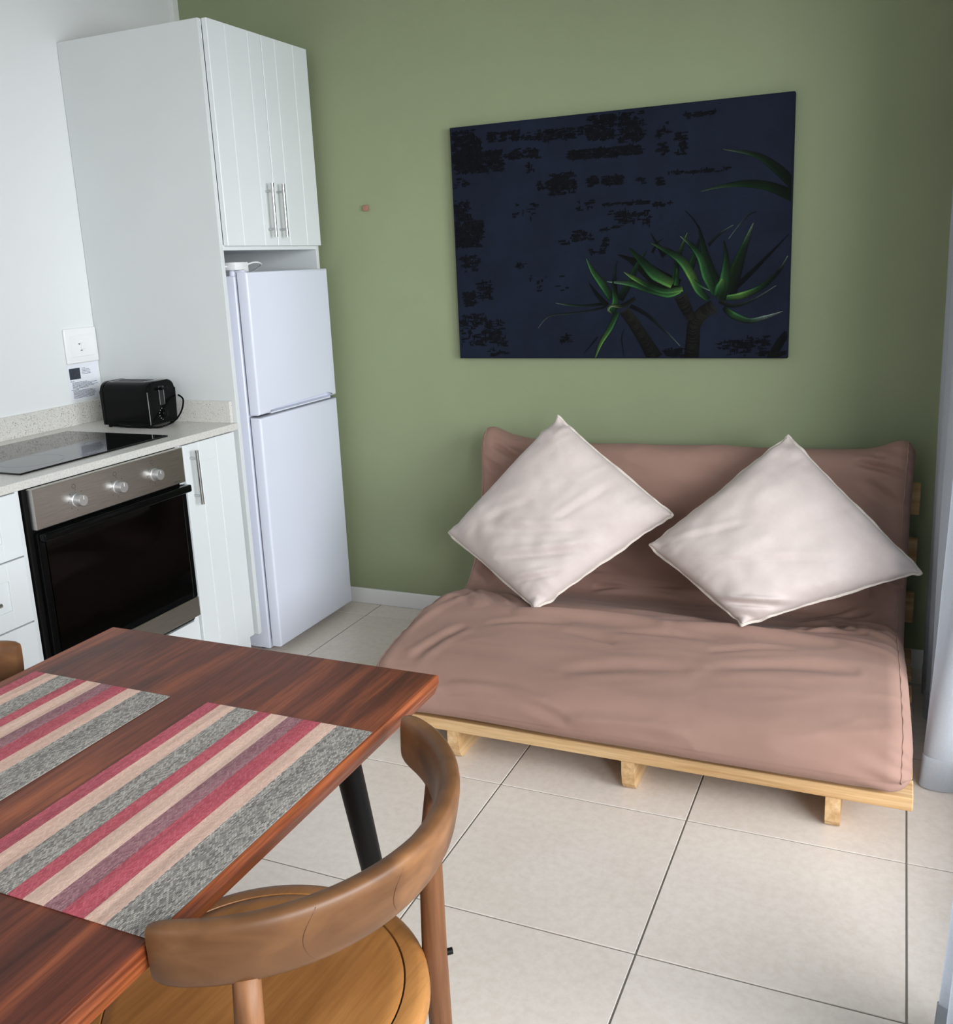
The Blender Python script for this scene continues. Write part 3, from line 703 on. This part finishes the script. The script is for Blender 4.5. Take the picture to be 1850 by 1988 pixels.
# ================================================================== FUTON SOFA
FX0, FX1, FYf = 1.44, 2.834, -1.09
so = empty('futon_sofa', (2.13, -.6, 0), 'low pale pine slatted sofa frame under the brown mattress', 'sofa frame')
for x in (1.617, 2.137, 2.655):
    poly = [(-1.086, .0915), (-1.086, .055), (-1.080, .022), (-1.066, .004), (-1.045, .0), (-.10, .0), (-.085, .012), (-.085, .0915)]
    b = B(); prism(b, poly, 'x', x-.0175, x+.0175); obj('beam', b, M_pineY, so)
for k, y0 in enumerate((FYf, -.94, -.79, -.64, -.49, -.34, -.20)):
    w_ = .090
    obj('slat', bx(FX0, FX1, y0, y0+w_, .092, .127 if k == 0 else .112, bev=.003, seg=2), M_pine, so)
for x in (1.617, 2.137, 2.655):
    obj('post', bx(x-.0175, x+.0175, -.062, -.030, .0, .70, bev=.003, seg=1), M_pineZ, so)
for z0 in (.19, .375, .56):
    obj('back_slat', bx(FX0, FX1, -.083, -.063, z0, z0+.105, bev=.003, seg=2), M_pine, so)

outl = [(-1.02, .131), (-1.085, .136), (-1.122, .168), (-1.112, .215), (-1.065, .262), (-.96, .296), (-.84, .314), (-.68, .326), (-.55, .310), (-.43, .272), (-.275, .246),
        (-.228, .275), (-.243, .345), (-.247, .45), (-.235, .58), (-.215, .69), (-.188, .752), (-.150, .775), (-.112, .765), (-.090, .72),
        (-.088, .60), (-.088, .45), (-.088, .30), (-.092, .20), (-.13, .140), (-.25, .122), (-.45, .121), (-.75, .122)]
def outline(fill):
    """closed side profile; fill 0..1 pads the inner fold (the cover bunches there at both ends)"""
    o = list(outl)
    o[9] = (o[9][0]-.03*fill, o[9][1]+.012*fill); o[10] = (o[10][0]-.10*fill, o[10][1]+.055*fill)
    o[11] = (o[11][0]-.085*fill, o[11][1]+.075*fill); o[12] = (o[12][0]-.055*fill, o[12][1]+.045*fill); o[13] = (o[13][0]-.02*fill, o[13][1]+.02*fill)
    pts = [(p.x, p.z) for p in catmull([Vector((a, 0, c)) for a, c in o], 14, True)]
    n = len(pts); nr = []
    for q in range(n):
        a, c = pts[q-3], pts[(q+3) % n]
        tx_, tz_ = c[0]-a[0], c[1]-a[1]; l_ = math.hypot(tx_, tz_)
        nr.append((-tz_/l_, tx_/l_))          # outward normal in (y, z)
    return pts, nr
def fix_out(pts, nr):
    A_ = sum(pts[q][0]*pts[(q+1) % len(pts)][1]-pts[(q+1) % len(pts)][0]*pts[q][1] for q in range(len(pts)))
    return nr if A_ < 0 else [(-a, -c) for a, c in nr]
NX = 300
MX0, MX1 = 1.345, 2.806
LW = MX1-MX0
# cloth folds: 3-D segments (start, end, width, depth); negative depth is a ridge
FOLDS = [((1.358,-.886,.30),(1.439,-.592,.31),.016,.010), ((1.392,-.468,.29),(1.543,-.681,.30),.014,.016), ((1.472,-1.03,.29),(1.551,-.838,.31),.016,.006),
 ((1.464,-.474,.28),(1.640,-.627,.31),.014,.012), ((1.873,-.793,.318),(2.026,-.827,.318),.014,.006), ((1.685,-.70,.325),(2.141,-.665,.325),.03,-.010), ((2.14,-.665,.325),(2.60,-.64,.325),.03,-.008),
 ((1.80,-.245,.262),(2.10,-.225,.27),.014,.016), ((1.75,-.243,.335),(2.30,-.243,.335),.013,-.010), ((1.70,-.245,.375),(2.25,-.245,.362),.010,.008),
 ((2.50,-.36,.27),(2.721,-.30,.28),.012,.012), ((2.600,-.42,.285),(2.800,-.585,.30),.013,.020), ((2.560,-.34,.275),(2.80,-.461,.29),.011,.016), ((2.529,-.533,.305),(2.711,-.433,.29),.015,.012), ((2.62,-.60,.31),(2.80,-.70,.31),.012,.010),
 ((2.45,-.60,.315),(2.70,-.54,.31),.012,.007), ((2.322,-.901,.306),(2.672,-.821,.313),.022,.005), ((1.60,-1.10,.22),(1.98,-1.12,.205),.011,.006), ((1.98,-1.12,.205),(2.30,-1.115,.215),.014,-.005), ((1.62,-1.09,.245),(1.95,-1.105,.235),.012,-.005),
 ((1.934,-1.00,.29),(2.256,-.923,.303),.022,.005), ((2.0,-.76,.32),(2.3,-.73,.322),.014,.005), ((1.62,-.80,.315),(1.86,-.74,.32),.014,.005), ((2.30,-.80,.315),(2.52,-.74,.32),.012,.004),
 ((1.40,-.205,.765),(1.52,-.225,.705),.010,.011), ((1.373,-.225,.71),(1.47,-.235,.655),.011,.008), ((1.44,-.19,.755),(1.60,-.20,.735),.012,.006), ((2.64,-.20,.752),(2.795,-.215,.715),.010,.011), ((2.66,-.225,.70),(2.78,-.235,.62),.014,.007), ((2.70,-.18,.765),(2.80,-.19,.745),.009,.009),
 ((1.345,-.30,.40),(1.43,-.30,.34),.012,.012), ((1.345,-.36,.37),(1.44,-.36,.31),.012,.012), ((1.35,-.26,.45),(1.42,-.25,.42),.011,.008), ((2.72,-.26,.42),(2.80,-.30,.40),.012,.012), ((2.70,-.30,.35),(2.80,-.37,.34),.012,.013),
 ((1.50,-.247,.42),(1.75,-.245,.45),.016,.004), ((2.3,-.247,.44),(2.6,-.245,.40),.018,.005), ((2.2,-.24,.55),(2.5,-.235,.62),.02,.004), ((1.9,-.22,.69),(2.2,-.21,.71),.02,.004)]
FO = []
for a, c, w_, d_ in FOLDS:
    a, c = Vector(a), Vector(c); FO.append((a, c, (c-a).length, (c-a).normalized(), w_, d_, (a+c)/2))
def fold_h(p):
    h = 0.0
    for a, c, ln_, dr_, w_, d_, md in FO:
        if abs(p.x-md.x) > ln_/2+w_*4 or abs(p.y-md.y) > ln_/2+w_*4 or abs(p.z-md.z) > ln_/2+w_*4: continue
        t_ = (p-a).dot(dr_); al = max(0, min(1, t_/ln_))
        bow = math.sin(PI*al)*ln_*.06
        q = p-(a+dr_*(al*ln_)); q.z -= 0; dist = (q - Vector((0, bow, 0))).length
        env = math.sin(PI*min(1, max(0, (t_+w_)/(ln_+2*w_))))**.6 if -w_ < t_ < ln_+w_ else 0
        g = math.exp(-(dist/w_)**2)
        h -= 1.6*d_*env*(g - .45*math.exp(-((dist-1.9*w_)/w_)**2))
    return h
mb = B(); grid = []
cache = {}
for j in range(NX+1):
    tt = j/NX; s = tt - .125*math.sin(2*PI*tt); s = min(1, max(0, s))
    ee0 = min(s, 1-s)*LW
    fill = math.exp(-(ee0/.16)**2)*(1.0 if s < .5 else .75) + .10*(1+noise.noise(Vector((s*5, 1, 1))))
    pts, nr = outline(fill); nr = fix_out(pts, nr)
    rr_ = .056
    ins = 0 if ee0 > rr_ else rr_*(1-math.sqrt(max(0, 1-((rr_-ee0)/rr_)**2)))
    NO = len(pts); ring = []
    for i in range(NO):
        y, z = pts[i]; ny, nz = nr[i]; x = MX0+LW*s
        top = 1.0 if z > .18 else .35
        if z > .62:
            up_ = (z-.62)/.155
            z += (.034*math.exp(-((ee0-.012)/.075)**2) + .012*math.exp(-(ee0/.18)**2) - .006*math.sin(PI*s))*up_
            x += (-1 if s < .5 else 1)*.006*up_*math.exp(-(ee0/.08)**2)
        h = .007*noise.noise(Vector((x*2.3, y*3.0, z*3.0)))
        if y < -.10:
            h += top*.009*(.45-abs(noise.noise(Vector((x*1.6, y*8+x*1.2, z*8+5))))**.7)
            h += top*.0045*(.4-abs(noise.noise(Vector((x*3.2+3, y*16-x*2, z*14))))**.7)
            h += fold_h(Vector((x, y, z)))
            g3 = math.exp(-((y+1.09)/.07)**2)*math.exp(-(ee0/.09)**2)
            h += g3*.005*math.sin(z*150+x*40)
        y2 = y + ny*(h-ins); z2 = z + nz*(h-ins)
        z2 = max(z2, .1285 if y < -.95 else .114)
        y2 = min(y2, -.0845)
        if z < .33: x += .022*max(0, (s-.5)*2)**3*max(0, min(1, (-y-.55)/.5))
        ring.append(mb.verts.new((x, y2, z2)))
    grid.append(ring)
for j in range(NX):
    for i in range(NO):
        mb.faces.new((grid[j][i], grid[j][(i+1) % NO], grid[j+1][(i+1) % NO], grid[j+1][i]))
def cap_strip(ring, flip):
    """close an end with a strip laid across the thickness of the folded section"""
    n = len(ring); pairs = []
    for q in range(61):
        t_ = q/60
        if t_ < .5: a, c = 2.5+8*(t_/.5), 2.5-6.5*(t_/.5)
        else: a, c = 10.5+6.5*((t_-.5)/.5), -4-7*((t_-.5)/.5)
        pairs.append((round(a*14) % n, round(c*14) % n))
    seq_a = list(range(35, 17*14+1)); done = []
    ai = [p[0] for p in pairs]; bi = [p[1] for p in pairs]
    for q in range(60):
        # fan the skipped outline points so the strip shares every edge
        A0, A1, B0, B1 = ai[q], ai[q+1], bi[q], bi[q+1]
        pa = [ring[k] for k in range(A0, A1+1)]
        pb_ = []; k = B1
        while True:
            pb_.append(ring[k % n])
            if k % n == B0: break
            k += 1
        poly = pa + pb_; out = []
        for v_ in poly:
            if v_ not in out: out.append(v_)
        if len(out) >= 3:
            f = mb.faces.new(out if not flip else out[::-1]); done.append(f)
    return done
cap_strip(grid[0], False); cap_strip(grid[-1], True)
def ring_at(ee_, side):
    best = min(range(NX+1), key=lambda j: abs((j/NX - .125*math.sin(2*PI*j/NX))*LW - (ee_ if side < 0 else LW-ee_)))
    return best
seam_pts = {}
for key, sd in (('l', -1), ('r', 1)):
    q = ring_at(.022, sd); P = []
    rg = [v.co.copy() for v in grid[q]]; n = len(rg)
    for i in range(n):
        a, c = rg[i-2], rg[(i+2) % n]; ty_, tz_ = c.y-a.y, c.z-a.z; l_ = math.hypot(ty_, tz_) or 1
        P.append((rg[i], Vector((0, -tz_/l_, ty_/l_))))
    seam_pts[key] = P
mtr = empty('futon_mattress', (2.1, -.6, .13), 'folded brown futon mattress forming the seat and backrest of the pine sofa', 'mattress')
obj('cover', mb, M_futon, mtr, smooth=True)
# piped seam round each end, slightly scalloped
for key, sgn in (('l', -1), ('r', 1)):
    P = []
    pts = seam_pts[key]
    for i in range(2*14, 20*14):
        p, o_ = pts[i]
        P.append(p + Vector((sgn*.001*math.sin(i*.9), 0, 0)))
    b = B(); tube(b, P, .0024, 6); obj('piping', b, M_futon, mtr, smooth=True)

# ---------------------------------------------------------------- cushions
def cushion(name, Tp, Lf, Bt, Rt, thick, label, seed, folds):
    """four world corners; the front face looks to -y"""
    Tp, Lf, Bt, Rt = map(Vector, (Tp, Lf, Bt, Rt))
    ctr = (Tp+Lf+Bt+Rt)/4
    nf = (Rt-Lf).cross(Tp-Bt).normalized()
    if nf.y > 0: nf = -nf
    root = empty(name, (ctr.x, ctr.y, min(Bt.z, ctr.z)), label, 'cushion', 'cream cushions on the futon')
    N = 84
    def P0(u, v):   # u,v in -1..1 ; corners: (1,1)=top, (-1,1)=left, (-1,-1)=bottom, (1,-1)=right
        a, c = (u+1)/2, (v+1)/2
        p = Tp*a*c + Lf*(1-a)*c + Bt*(1-a)*(1-c) + Rt*a*(1-c)
        pull = .006
        # concave sides: pull inward between corners
        q = p - ctr
        du = (Tp-Lf)/2; dv = (Tp-Rt)/2
        p = p - du*u*abs(u)**3*pull*2*(1-v*v) - dv*v*abs(v)**3*pull*2*(1-u*u)
        for (cu, cv, am) in ((1, 1, .016), (-1, -1, .020), (1, -1, .016), (-1, 1, .010)):
            dd_ = math.hypot(u-cu, v-cv)
            if dd_ < .5:
                p = p + nf*(am*math.sin(dd_*15+seed+cu)*math.exp(-(dd_/.2)**2)) + (Tp-Bt).normalized()*(am*.3*math.sin(dd_*22+cv)*math.exp(-(dd_/.16)**2))
        return p
    def H(u, v, side):
        base = max(0, (1-abs(u)**2.4)*(1-abs(v)**2.4))**.46*thick/2
        w_ = 0
        x, y = u, v
        w_ += .014*noise.noise(Vector((x*1.8+seed, y*1.8, side*3)))
        w_ += .004*noise.noise(Vector((x*5+seed, y*5, side*3)))
        # folds: list of (cx, cy, dirx, diry, length, width, depth)
        if side < 0:
            for (fx, fy, ax, ay, ln_, wd, dp) in folds:
                dx, dy = x-fx, y-fy; m_ = math.hypot(ax, ay); ax_, ay_ = ax/m_, ay/m_
                al = dx*ax_+dy*ay_; ac = -dx*ay_+dy*ax_ - .14*al*al
                w_ -= dp*math.exp(-(al/ln_)**4)*math.exp(-(ac/wd)**2)
                w_ += dp*.7*math.exp(-(al/ln_)**4)*math.exp(-((ac-wd*1.7)/wd)**2)
        # puckers near the seams
        ed = min(1-abs(x), 1-abs(y)); 
        tpos = (x if abs(y) > abs(x) else y)
        w_ += .0022*math.exp(-(ed/.14))*math.sin(tpos*31+seed+2*math.sin(tpos*9))
        return base + w_*min(1, ed*7)
    bm = B(); F, K = {}, {}
    for i in range(N+1):
        for j in range(N+1):
            # finer spacing toward edges
            u = math.sin((i/N-.5)*PI)*.5+(i/N-.5)*1.0; v = math.sin((j/N-.5)*PI)*.5+(j/N-.5)*1.0
            u = max(-1, min(1, u)); v = max(-1, min(1, v))
            p = P0(u, v); bd = i in (0, N) or j in (0, N)
            F[i, j] = bm.verts.new(p + nf*(0 if bd else H(u, v, -1)))
            K[i, j] = F[i, j] if bd else bm.verts.new(p - nf*H(u, v, 1)*.8)
    for i in range(N):
        for j in range(N):
            bm.faces.new((F[i, j], F[i+1, j], F[i+1, j+1], F[i, j+1]))
            bm.faces.new((K[i, j], K[i, j+1], K[i+1, j+1], K[i+1, j]))
    # keep clear of the mattress: seat top and backrest face
    for vtx in bm.verts:
        c_ = vtx.co
        if c_.y > -.262 and c_.z < .80: c_.y = -.262
        if c_.z < .345 and c_.y > -1: 
            zs = .332 if c_.y < -.5 else .332-(c_.y+.5)*.15
            if c_.z < zs-.012: c_.z = zs-.012+ (c_.z-(zs-.012))*.25
    edge = []
    for (a, c, d0, d1) in ((0, 0, 1, 0), (N, 0, 0, 1), (N, N, -1, 0), (0, N, 0, -1)):
        for q in range(N):
            edge.append(F[a+d0*q, c+d1*q].co.copy())
    obj('cover', bm, M_pillow, root, smooth=True)
    # flange seam: a flat wavy strip round the edge
    fb = B(); n = len(edge); rows = []
    c0 = sum(edge, Vector())/n
    for q, p in enumerate(edge):
        t_ = (edge[(q+2) % n]-edge[q-2]).normalized(); o_ = t_.cross(nf).normalized()
        if o_.dot(p-c0) < 0: o_ = -o_
        wv_ = .0025*math.sin(q*.31+seed)+.0015*math.sin(q*.83)
        wd = .0055+.0015*math.sin(q*.17)
        a = p - o_*.004 + nf*(wv_+.003); b_ = p+o_*wd+nf*(wv_*1.6+.0012); c_ = p+o_*wd+nf*(wv_*1.6-.0012); d_ = p-o_*.004+nf*(wv_-.003)
        rows.append([fb.verts.new(z) for z in (a, b_, c_, d_)])
    for q in range(n):
        r0, r1 = rows[q], rows[(q+1) % n]
        for k in range(4): fb.faces.new((r0[k], r0[(k+1) % 4], r1[(k+1) % 4], r1[k]))
    obj('flange_seam', fb, M_seam, root, smooth=True)
    return root
cushion('cushion', (1.697, -.32, .890), (1.324, -.44, .482), (1.730, -.665, .325), (2.100, -.375, .590), .21,
        'cream cushion standing on its corner, the left one, nearer the fridge', 2.0,
        [(-.46, -.46, 1, -.95, .55, .055, .012), (-.20, -.24, 1, -1.15, .6, .06, .009), (-.78, -.62, 1, -.8, .35, .04, .010), (.35, -.30, 1, -.1, .35, .05, .005), (-.30, .35, .9, -.5, .4, .07, .004)])
cushion('cushion', (2.445, -.315, .850), (2.050, -.47, .505), (2.365, -.625, .335), (2.838, -.44, .487), .21,
        'cream cushion standing on its corner, the right one, beside the curtain', 9.0,
        [(-.80, -.72, 1, -1, .45, .05, .013), (-.62, -.85, 1, -.7, .4, .04, .009), (-.35, -.2, 1, -.75, .7, .05, .004), (-.55, .55, .9, -.6, .5, .05, .004)])

# ================================================================== TABLE
TX0, TX1, TY1, TY0_, TZ = 1.361, 2.073, -2.038, -3.24, .75
tb = empty('dining_table', ((TX0+TX1)/2, (TY0_+TY1)/2, 0), 'dark reddish wooden dining table with black splayed legs in the foreground', 'table')
b = bx(TX0+.003, TX1-.003, TY0_+.003, TY1-.003, TZ-.006, TZ, bev=.0012, seg=1)
obj('tabletop', b, M_table, tb)
# moulded edge: upper bead then a slight undercut
b = B()
def edge_ring(b, prof):
    cs = [(TX0, TY0_, -1, -1), (TX1, TY0_, 1, -1), (TX1, TY1, 1, 1), (TX0, TY1, -1, 1)]
    rings = [[b.verts.new((x+sx*o, y+sy*o, z)) for (o, z) in prof] for (x, y, sx, sy) in cs]
    m_ = len(prof)
    for q in range(4):
        r0, r1 = rings[q], rings[(q+1) % 4]
        for k in range(m_): b.faces.new((r0[k], r0[(k+1) % m_], r1[(k+1) % m_], r1[k]))
edge_ring(b, [(-.0032, TZ-.0002), (-.0008, TZ-.0012), (.0, TZ-.003), (.0, TZ-.014), (-.001, TZ-.018), (-.006, TZ-.033), (-.009, TZ-.036), (-.06, TZ-.036), (-.06, TZ-.0065), (-.0032, TZ-.0065)])
obj('edge_band', b, M_tedge, tb)
obj('core', bx(TX0+.061, TX1-.061, TY0_+.061, TY1-.061, TZ-.034, TZ-.0065), M_table, tb)
for x_ in (TX0+.16, TX1-.18): obj('apron', bx(x_, x_+.02, TY0_+.16, TY1-.16, TZ-.085, TZ-.036), M_blackmt, tb)
for sx in (0, 1):
    for sy in (0, 1):
        tx = (TX1-.105) if sx else (TX0+.105); ty = (TY1-.150) if sy else (TY0_+.150)
        fx = tx + (.020 if sx else -.020); fy = ty + (.135 if sy else -.135)
        b = B(); tube(b, [(fx, fy, 0), (fx, fy, .004), (tx, ty, TZ-.036)], [.0135, .0145, .0225], 20)
        obj('leg', b, M_blackmt, tb, autos=40)
# placemats
b = bx(-.151, .151, -.2325, .2325, 0, .0018, bev=.0004, seg=1)
me = bpy.data.meshes.new('placemat'); b.to_mesh(me); b.free(); me.materials.append(M_mat)
for (x, y, rz, lab) in ((1.919, -2.484, .002, 'striped red, beige and grey woven placemat at the right table edge by the chair'), (1.541, -2.486, -.004, 'striped red, beige and grey woven placemat on the left side of the table')):
    o = bpy.data.objects.new('placemat', me); C.objects.link(o); o.location = (x, y, TZ+.0002); o.rotation_euler = (0, 0, rz)
    tag(o, lab, 'placemat', 'striped placemats on the dining table')

# ================================================================== CHAIRS (local: seat centre at origin, back toward +x)
def make_chair(label):
    root = empty('dining_chair', (0, 0, 0), label, 'chair', 'round-seat bentwood chairs at the table')
    def part(name, b, mat, **k): return obj(name, b, mat, root, world=False, **k)
    # seat: ring with a rounded rim
    R0 = .237; n = 96
    def lathe(prof, cap0=False):
        b = B(); rings = []
        for (r, z) in prof:
            rings.append([b.verts.new((r*math.cos(2*PI*k/n), r*math.sin(2*PI*k/n), z)) for k in range(n)])
        for a, c in zip(rings, rings[1:]):
            for k in range(n): b.faces.new((a[k], a[(k+1) % n], c[(k+1) % n], c[k]))
        b.faces.new(rings[0]); b.faces.new(rings[-1][::-1]); return b
    part('seat_rim', lathe([(.05, .418), (.215, .418), (.232, .424), (.237, .436), (.236, .448), (.230, .455), (.220, .458), (.204, .4585), (.202, .4545), (.05, .4545)]), M_seat, autos=50)
    part('seat_groove', lathe([(.05, .4549), (.2035, .4549), (.2035, .4552), (.05, .4552)]), M_groove)
    part('seat_panel', lathe([(.05, .4555), (.190, .4556), (.1998, .4562), (.2012, .4575), (.1998, .4585), (.185, .4592), (.10, .4575), (.002, .4565)]), M_seat, autos=50)
    # backrest bow
    m = 76; th = math.radians(73.2); cx, R, RY = .036, .238, .257
    b = B(); rings = []
    sec = 24
    for q in range(m+1):
        a = -th + 2*th*q/m; f = abs(a)/th
        x = cx + R*math.cos(a); y = RY*math.sin(a)
        if f > .8: x -= 0.0
        out = Vector((math.cos(a), math.sin(a), 0))
        hh = .042 - .004*f**2; tk = .0135 + .0035*(1-f)
        lean = .20*(1-f)+.05
        endk = 1.0
        ends = min(q, m-q)
        if ends < 4: endk = (.62, .84, .93, .98)[ends]
        ring = []
        for k in range(sec):
            an = 2*PI*k/sec; c_, s_ = math.cos(an), math.sin(an)
            px = math.copysign(abs(c_)**.62, c_)*tk*(endk if ends < 4 else 1); pz = math.copysign(abs(s_)**.55, s_)*hh*(1-(1-endk)*.35)
            ring.append(b.verts.new(Vector((x, y, .733+.006*f)) + out*(px + pz*lean) + Vector((0, 0, pz))))
        rings.append(ring)
    for r0, r1 in zip(rings, rings[1:]):
        for k in range(sec): b.faces.new((r0[k], r0[(k+1) % sec], r1[(k+1) % sec], r1[k]))
    b.faces.new(rings[0]); b.faces.new(rings[-1][::-1])
    bow = part('backrest', b, M_bow, autos=60)
    # dark scarf joints across the bow
    for s, dg in ((-1, 10), (-1, 34), (1, 40)):
        b = B(); a0 = s*math.radians(dg)
        P = []
        for k in range(13):
            t_ = k/12; a = a0 + s*math.radians(3.5)*math.sin(PI*t_); z = -.036+.072*t_
            o_ = Vector((math.cos(a), math.sin(a), 0)); f = abs(a)/th; ln = .20*(1-f)+.05; tk = .0135+.0035*(1-f)
            P.append(Vector((cx+R*math.cos(a), RY*math.sin(a), .7335+.006*f)) + o_*(z*ln+tk*(1-abs(z/.042)**3)**.35+.0003) + Vector((0, 0, z)))
        tube(b, P, .00045, 6); j = obj('scarf_joint', b, M_joint, bow, world=False)
    # legs: rear pair rise to the bow, front pair under the seat
    for s in (-1, 1):
        b = B(); tube(b, [(.174, s*.196, 0), (.172, s*.194, .25), (.170, s*.190, .44), (.172, s*.191, .60), (.184, s*.1975, .705)], [.0125, .0165, .0185, .0165, .0150], 20)
        part('leg', b, M_chleg, smooth=True)
        b = B(); tube(b, [(-.185, s*.185, 0), (-.175, s*.175, .25), (-.165, s*.165, .424)], [.0125, .0165, .0180], 20)
        part('leg', b, M_chleg, smooth=True)
    b = B(); tube(b, [(-.170, -.165, .385), (-.170, .165, .385)], .011, 12)
    for s in (-1, 1): tube(b, [(-.170, s*.172, .385), (.170, s*.190, .385)], .011, 12)
    part('stretcher', b, M_chleg, smooth=False, autos=50)
    for s in (-1, 1):
        b = B(); tube(b, [(.182, s*.202, .43), (.189, s*.209, .43)], .005, 12); part('screw_cap', b, M_blackmt, autos=50)
    return root
def copy_tree(o, parent=None):
    c = o.copy(); C.objects.link(c); c.parent = parent
    for ch in list(o.children): copy_tree(ch, c)
    return c
ch1 = make_chair('brown bentwood chair with curved back pushed up to the right side of the table')
ch1.location = (1.988, -2.466, 0); ch1.rotation_euler = (0, 0, math.radians(-4))
ch2 = copy_tree(ch1); ch2.location = (1.404, -2.452, 0); ch2.rotation_euler = (0, 0, math.radians(180))
ch2['label'] = 'brown bentwood chair on the kitchen side, only its backrest tip showing at the left'

# ================================================================== CURTAINS
def curtain(name, path_top, path_bot, zt, zb, label, hem=True):
    root = empty(name, (XR-.12, (path_top[0][1]+path_top[-1][1])/2, zb), label, 'curtain', 'white curtains at the sliding door')
    A = catmull([Vector((x, y, 0)) for x, y in path_top], 10); D = catmull([Vector((x, y, 0)) for x, y in path_bot], 10)
    NZ = 60; b = B(); g = []
    for k in range(NZ+1):
        t_ = k/NZ; z = zt+(zb-zt)*t_; f = t_**1.5
        g.append([b.verts.new((a.x*(1-f)+d.x*f + .004*noise.noise(Vector((a.y*6, z*2.2, 1))), a.y*(1-f)+d.y*f, z)) for a, d in zip(A, D)])
    for r0, r1 in zip(g, g[1:]):
        for q in range(len(r0)-1): b.faces.new((r0[q], r0[q+1], r1[q+1], r1[q]))
    bmesh.ops.solidify(b, geom=b.faces[:], thickness=.0012)
    obj('cloth', b, M_curt, root, smooth=True)
    # doubled hem band at the bottom
    b = B(); g = []
    for z in (zb+.001, zb+.09):
        f = ((zt-z)/(zt-zb))**1.5
        g.append([b.verts.new((a.x*(1-f)+d.x*f-.0022 + .004*noise.noise(Vector((a.y*6, z*2.2, 1))), a.y*(1-f)+d.y*f-.0015, z)) for a, d in zip(A, D)])
    for q in range(len(g[0])-1): b.faces.new((g[0][q], g[0][q+1], g[1][q+1], g[1][q]))
    bmesh.ops.solidify(b, geom=b.faces[:], thickness=.0008)
    obj('hem', b, M_curt, root, smooth=True)
    return root
curtain('curtain', [(2.893, -.10), (2.864, -.17), (2.93, -.24), (2.868, -.32), (2.935, -.40), (2.88, -.49), (2.95, -.57), (2.915, -.66), (2.985, -.74), (2.95, -.82), (3.0, -.86)],
        [(2.895, -.13), (2.872, -.21), (2.93, -.29), (2.872, -.38), (2.94, -.47), (2.875, -.56), (2.93, -.65), (2.868, -.745), (2.862, -.80), (2.91, -.815), (2.965, -.80)], 2.42, .004,
        'white curtain gathered beside the right end of the futon')
curtain('curtain', [(2.99, -1.70), (2.93, -1.73), (2.985, -1.77), (2.925, -1.81), (2.985, -1.85), (2.93, -1.89), (2.99, -1.93), (2.94, -1.97), (2.99, -2.01), (2.945, -2.05), (2.99, -2.09)],
        [(2.925, -1.69), (2.868, -1.715), (2.935, -1.755), (2.875, -1.795), (2.945, -1.84), (2.885, -1.885), (2.95, -1.925), (2.89, -1.97), (2.955, -2.01), (2.90, -2.055), (2.965, -2.10)], 2.42, .004,
        'white curtain at the near side of the opening, lower right corner of the picture')
rd = empty('curtain_rail', (XR-.12, -1.75, 2.43), 'white curtain rail above the sliding door', 'curtain rail')
b = B(); tube(b, [(2.955, -3.1, 2.44), (2.955, -.04, 2.44)], .012, 16); obj('pole', b, M_plastic, rd, autos=50)
for y in (-3.0, -1.5, -.2):
    b = B(); tube(b, [(2.955, y, 2.44), (XR-.001, y, 2.44)], .008, 10); obj('bracket', b, M_plastic, rd, autos=50)
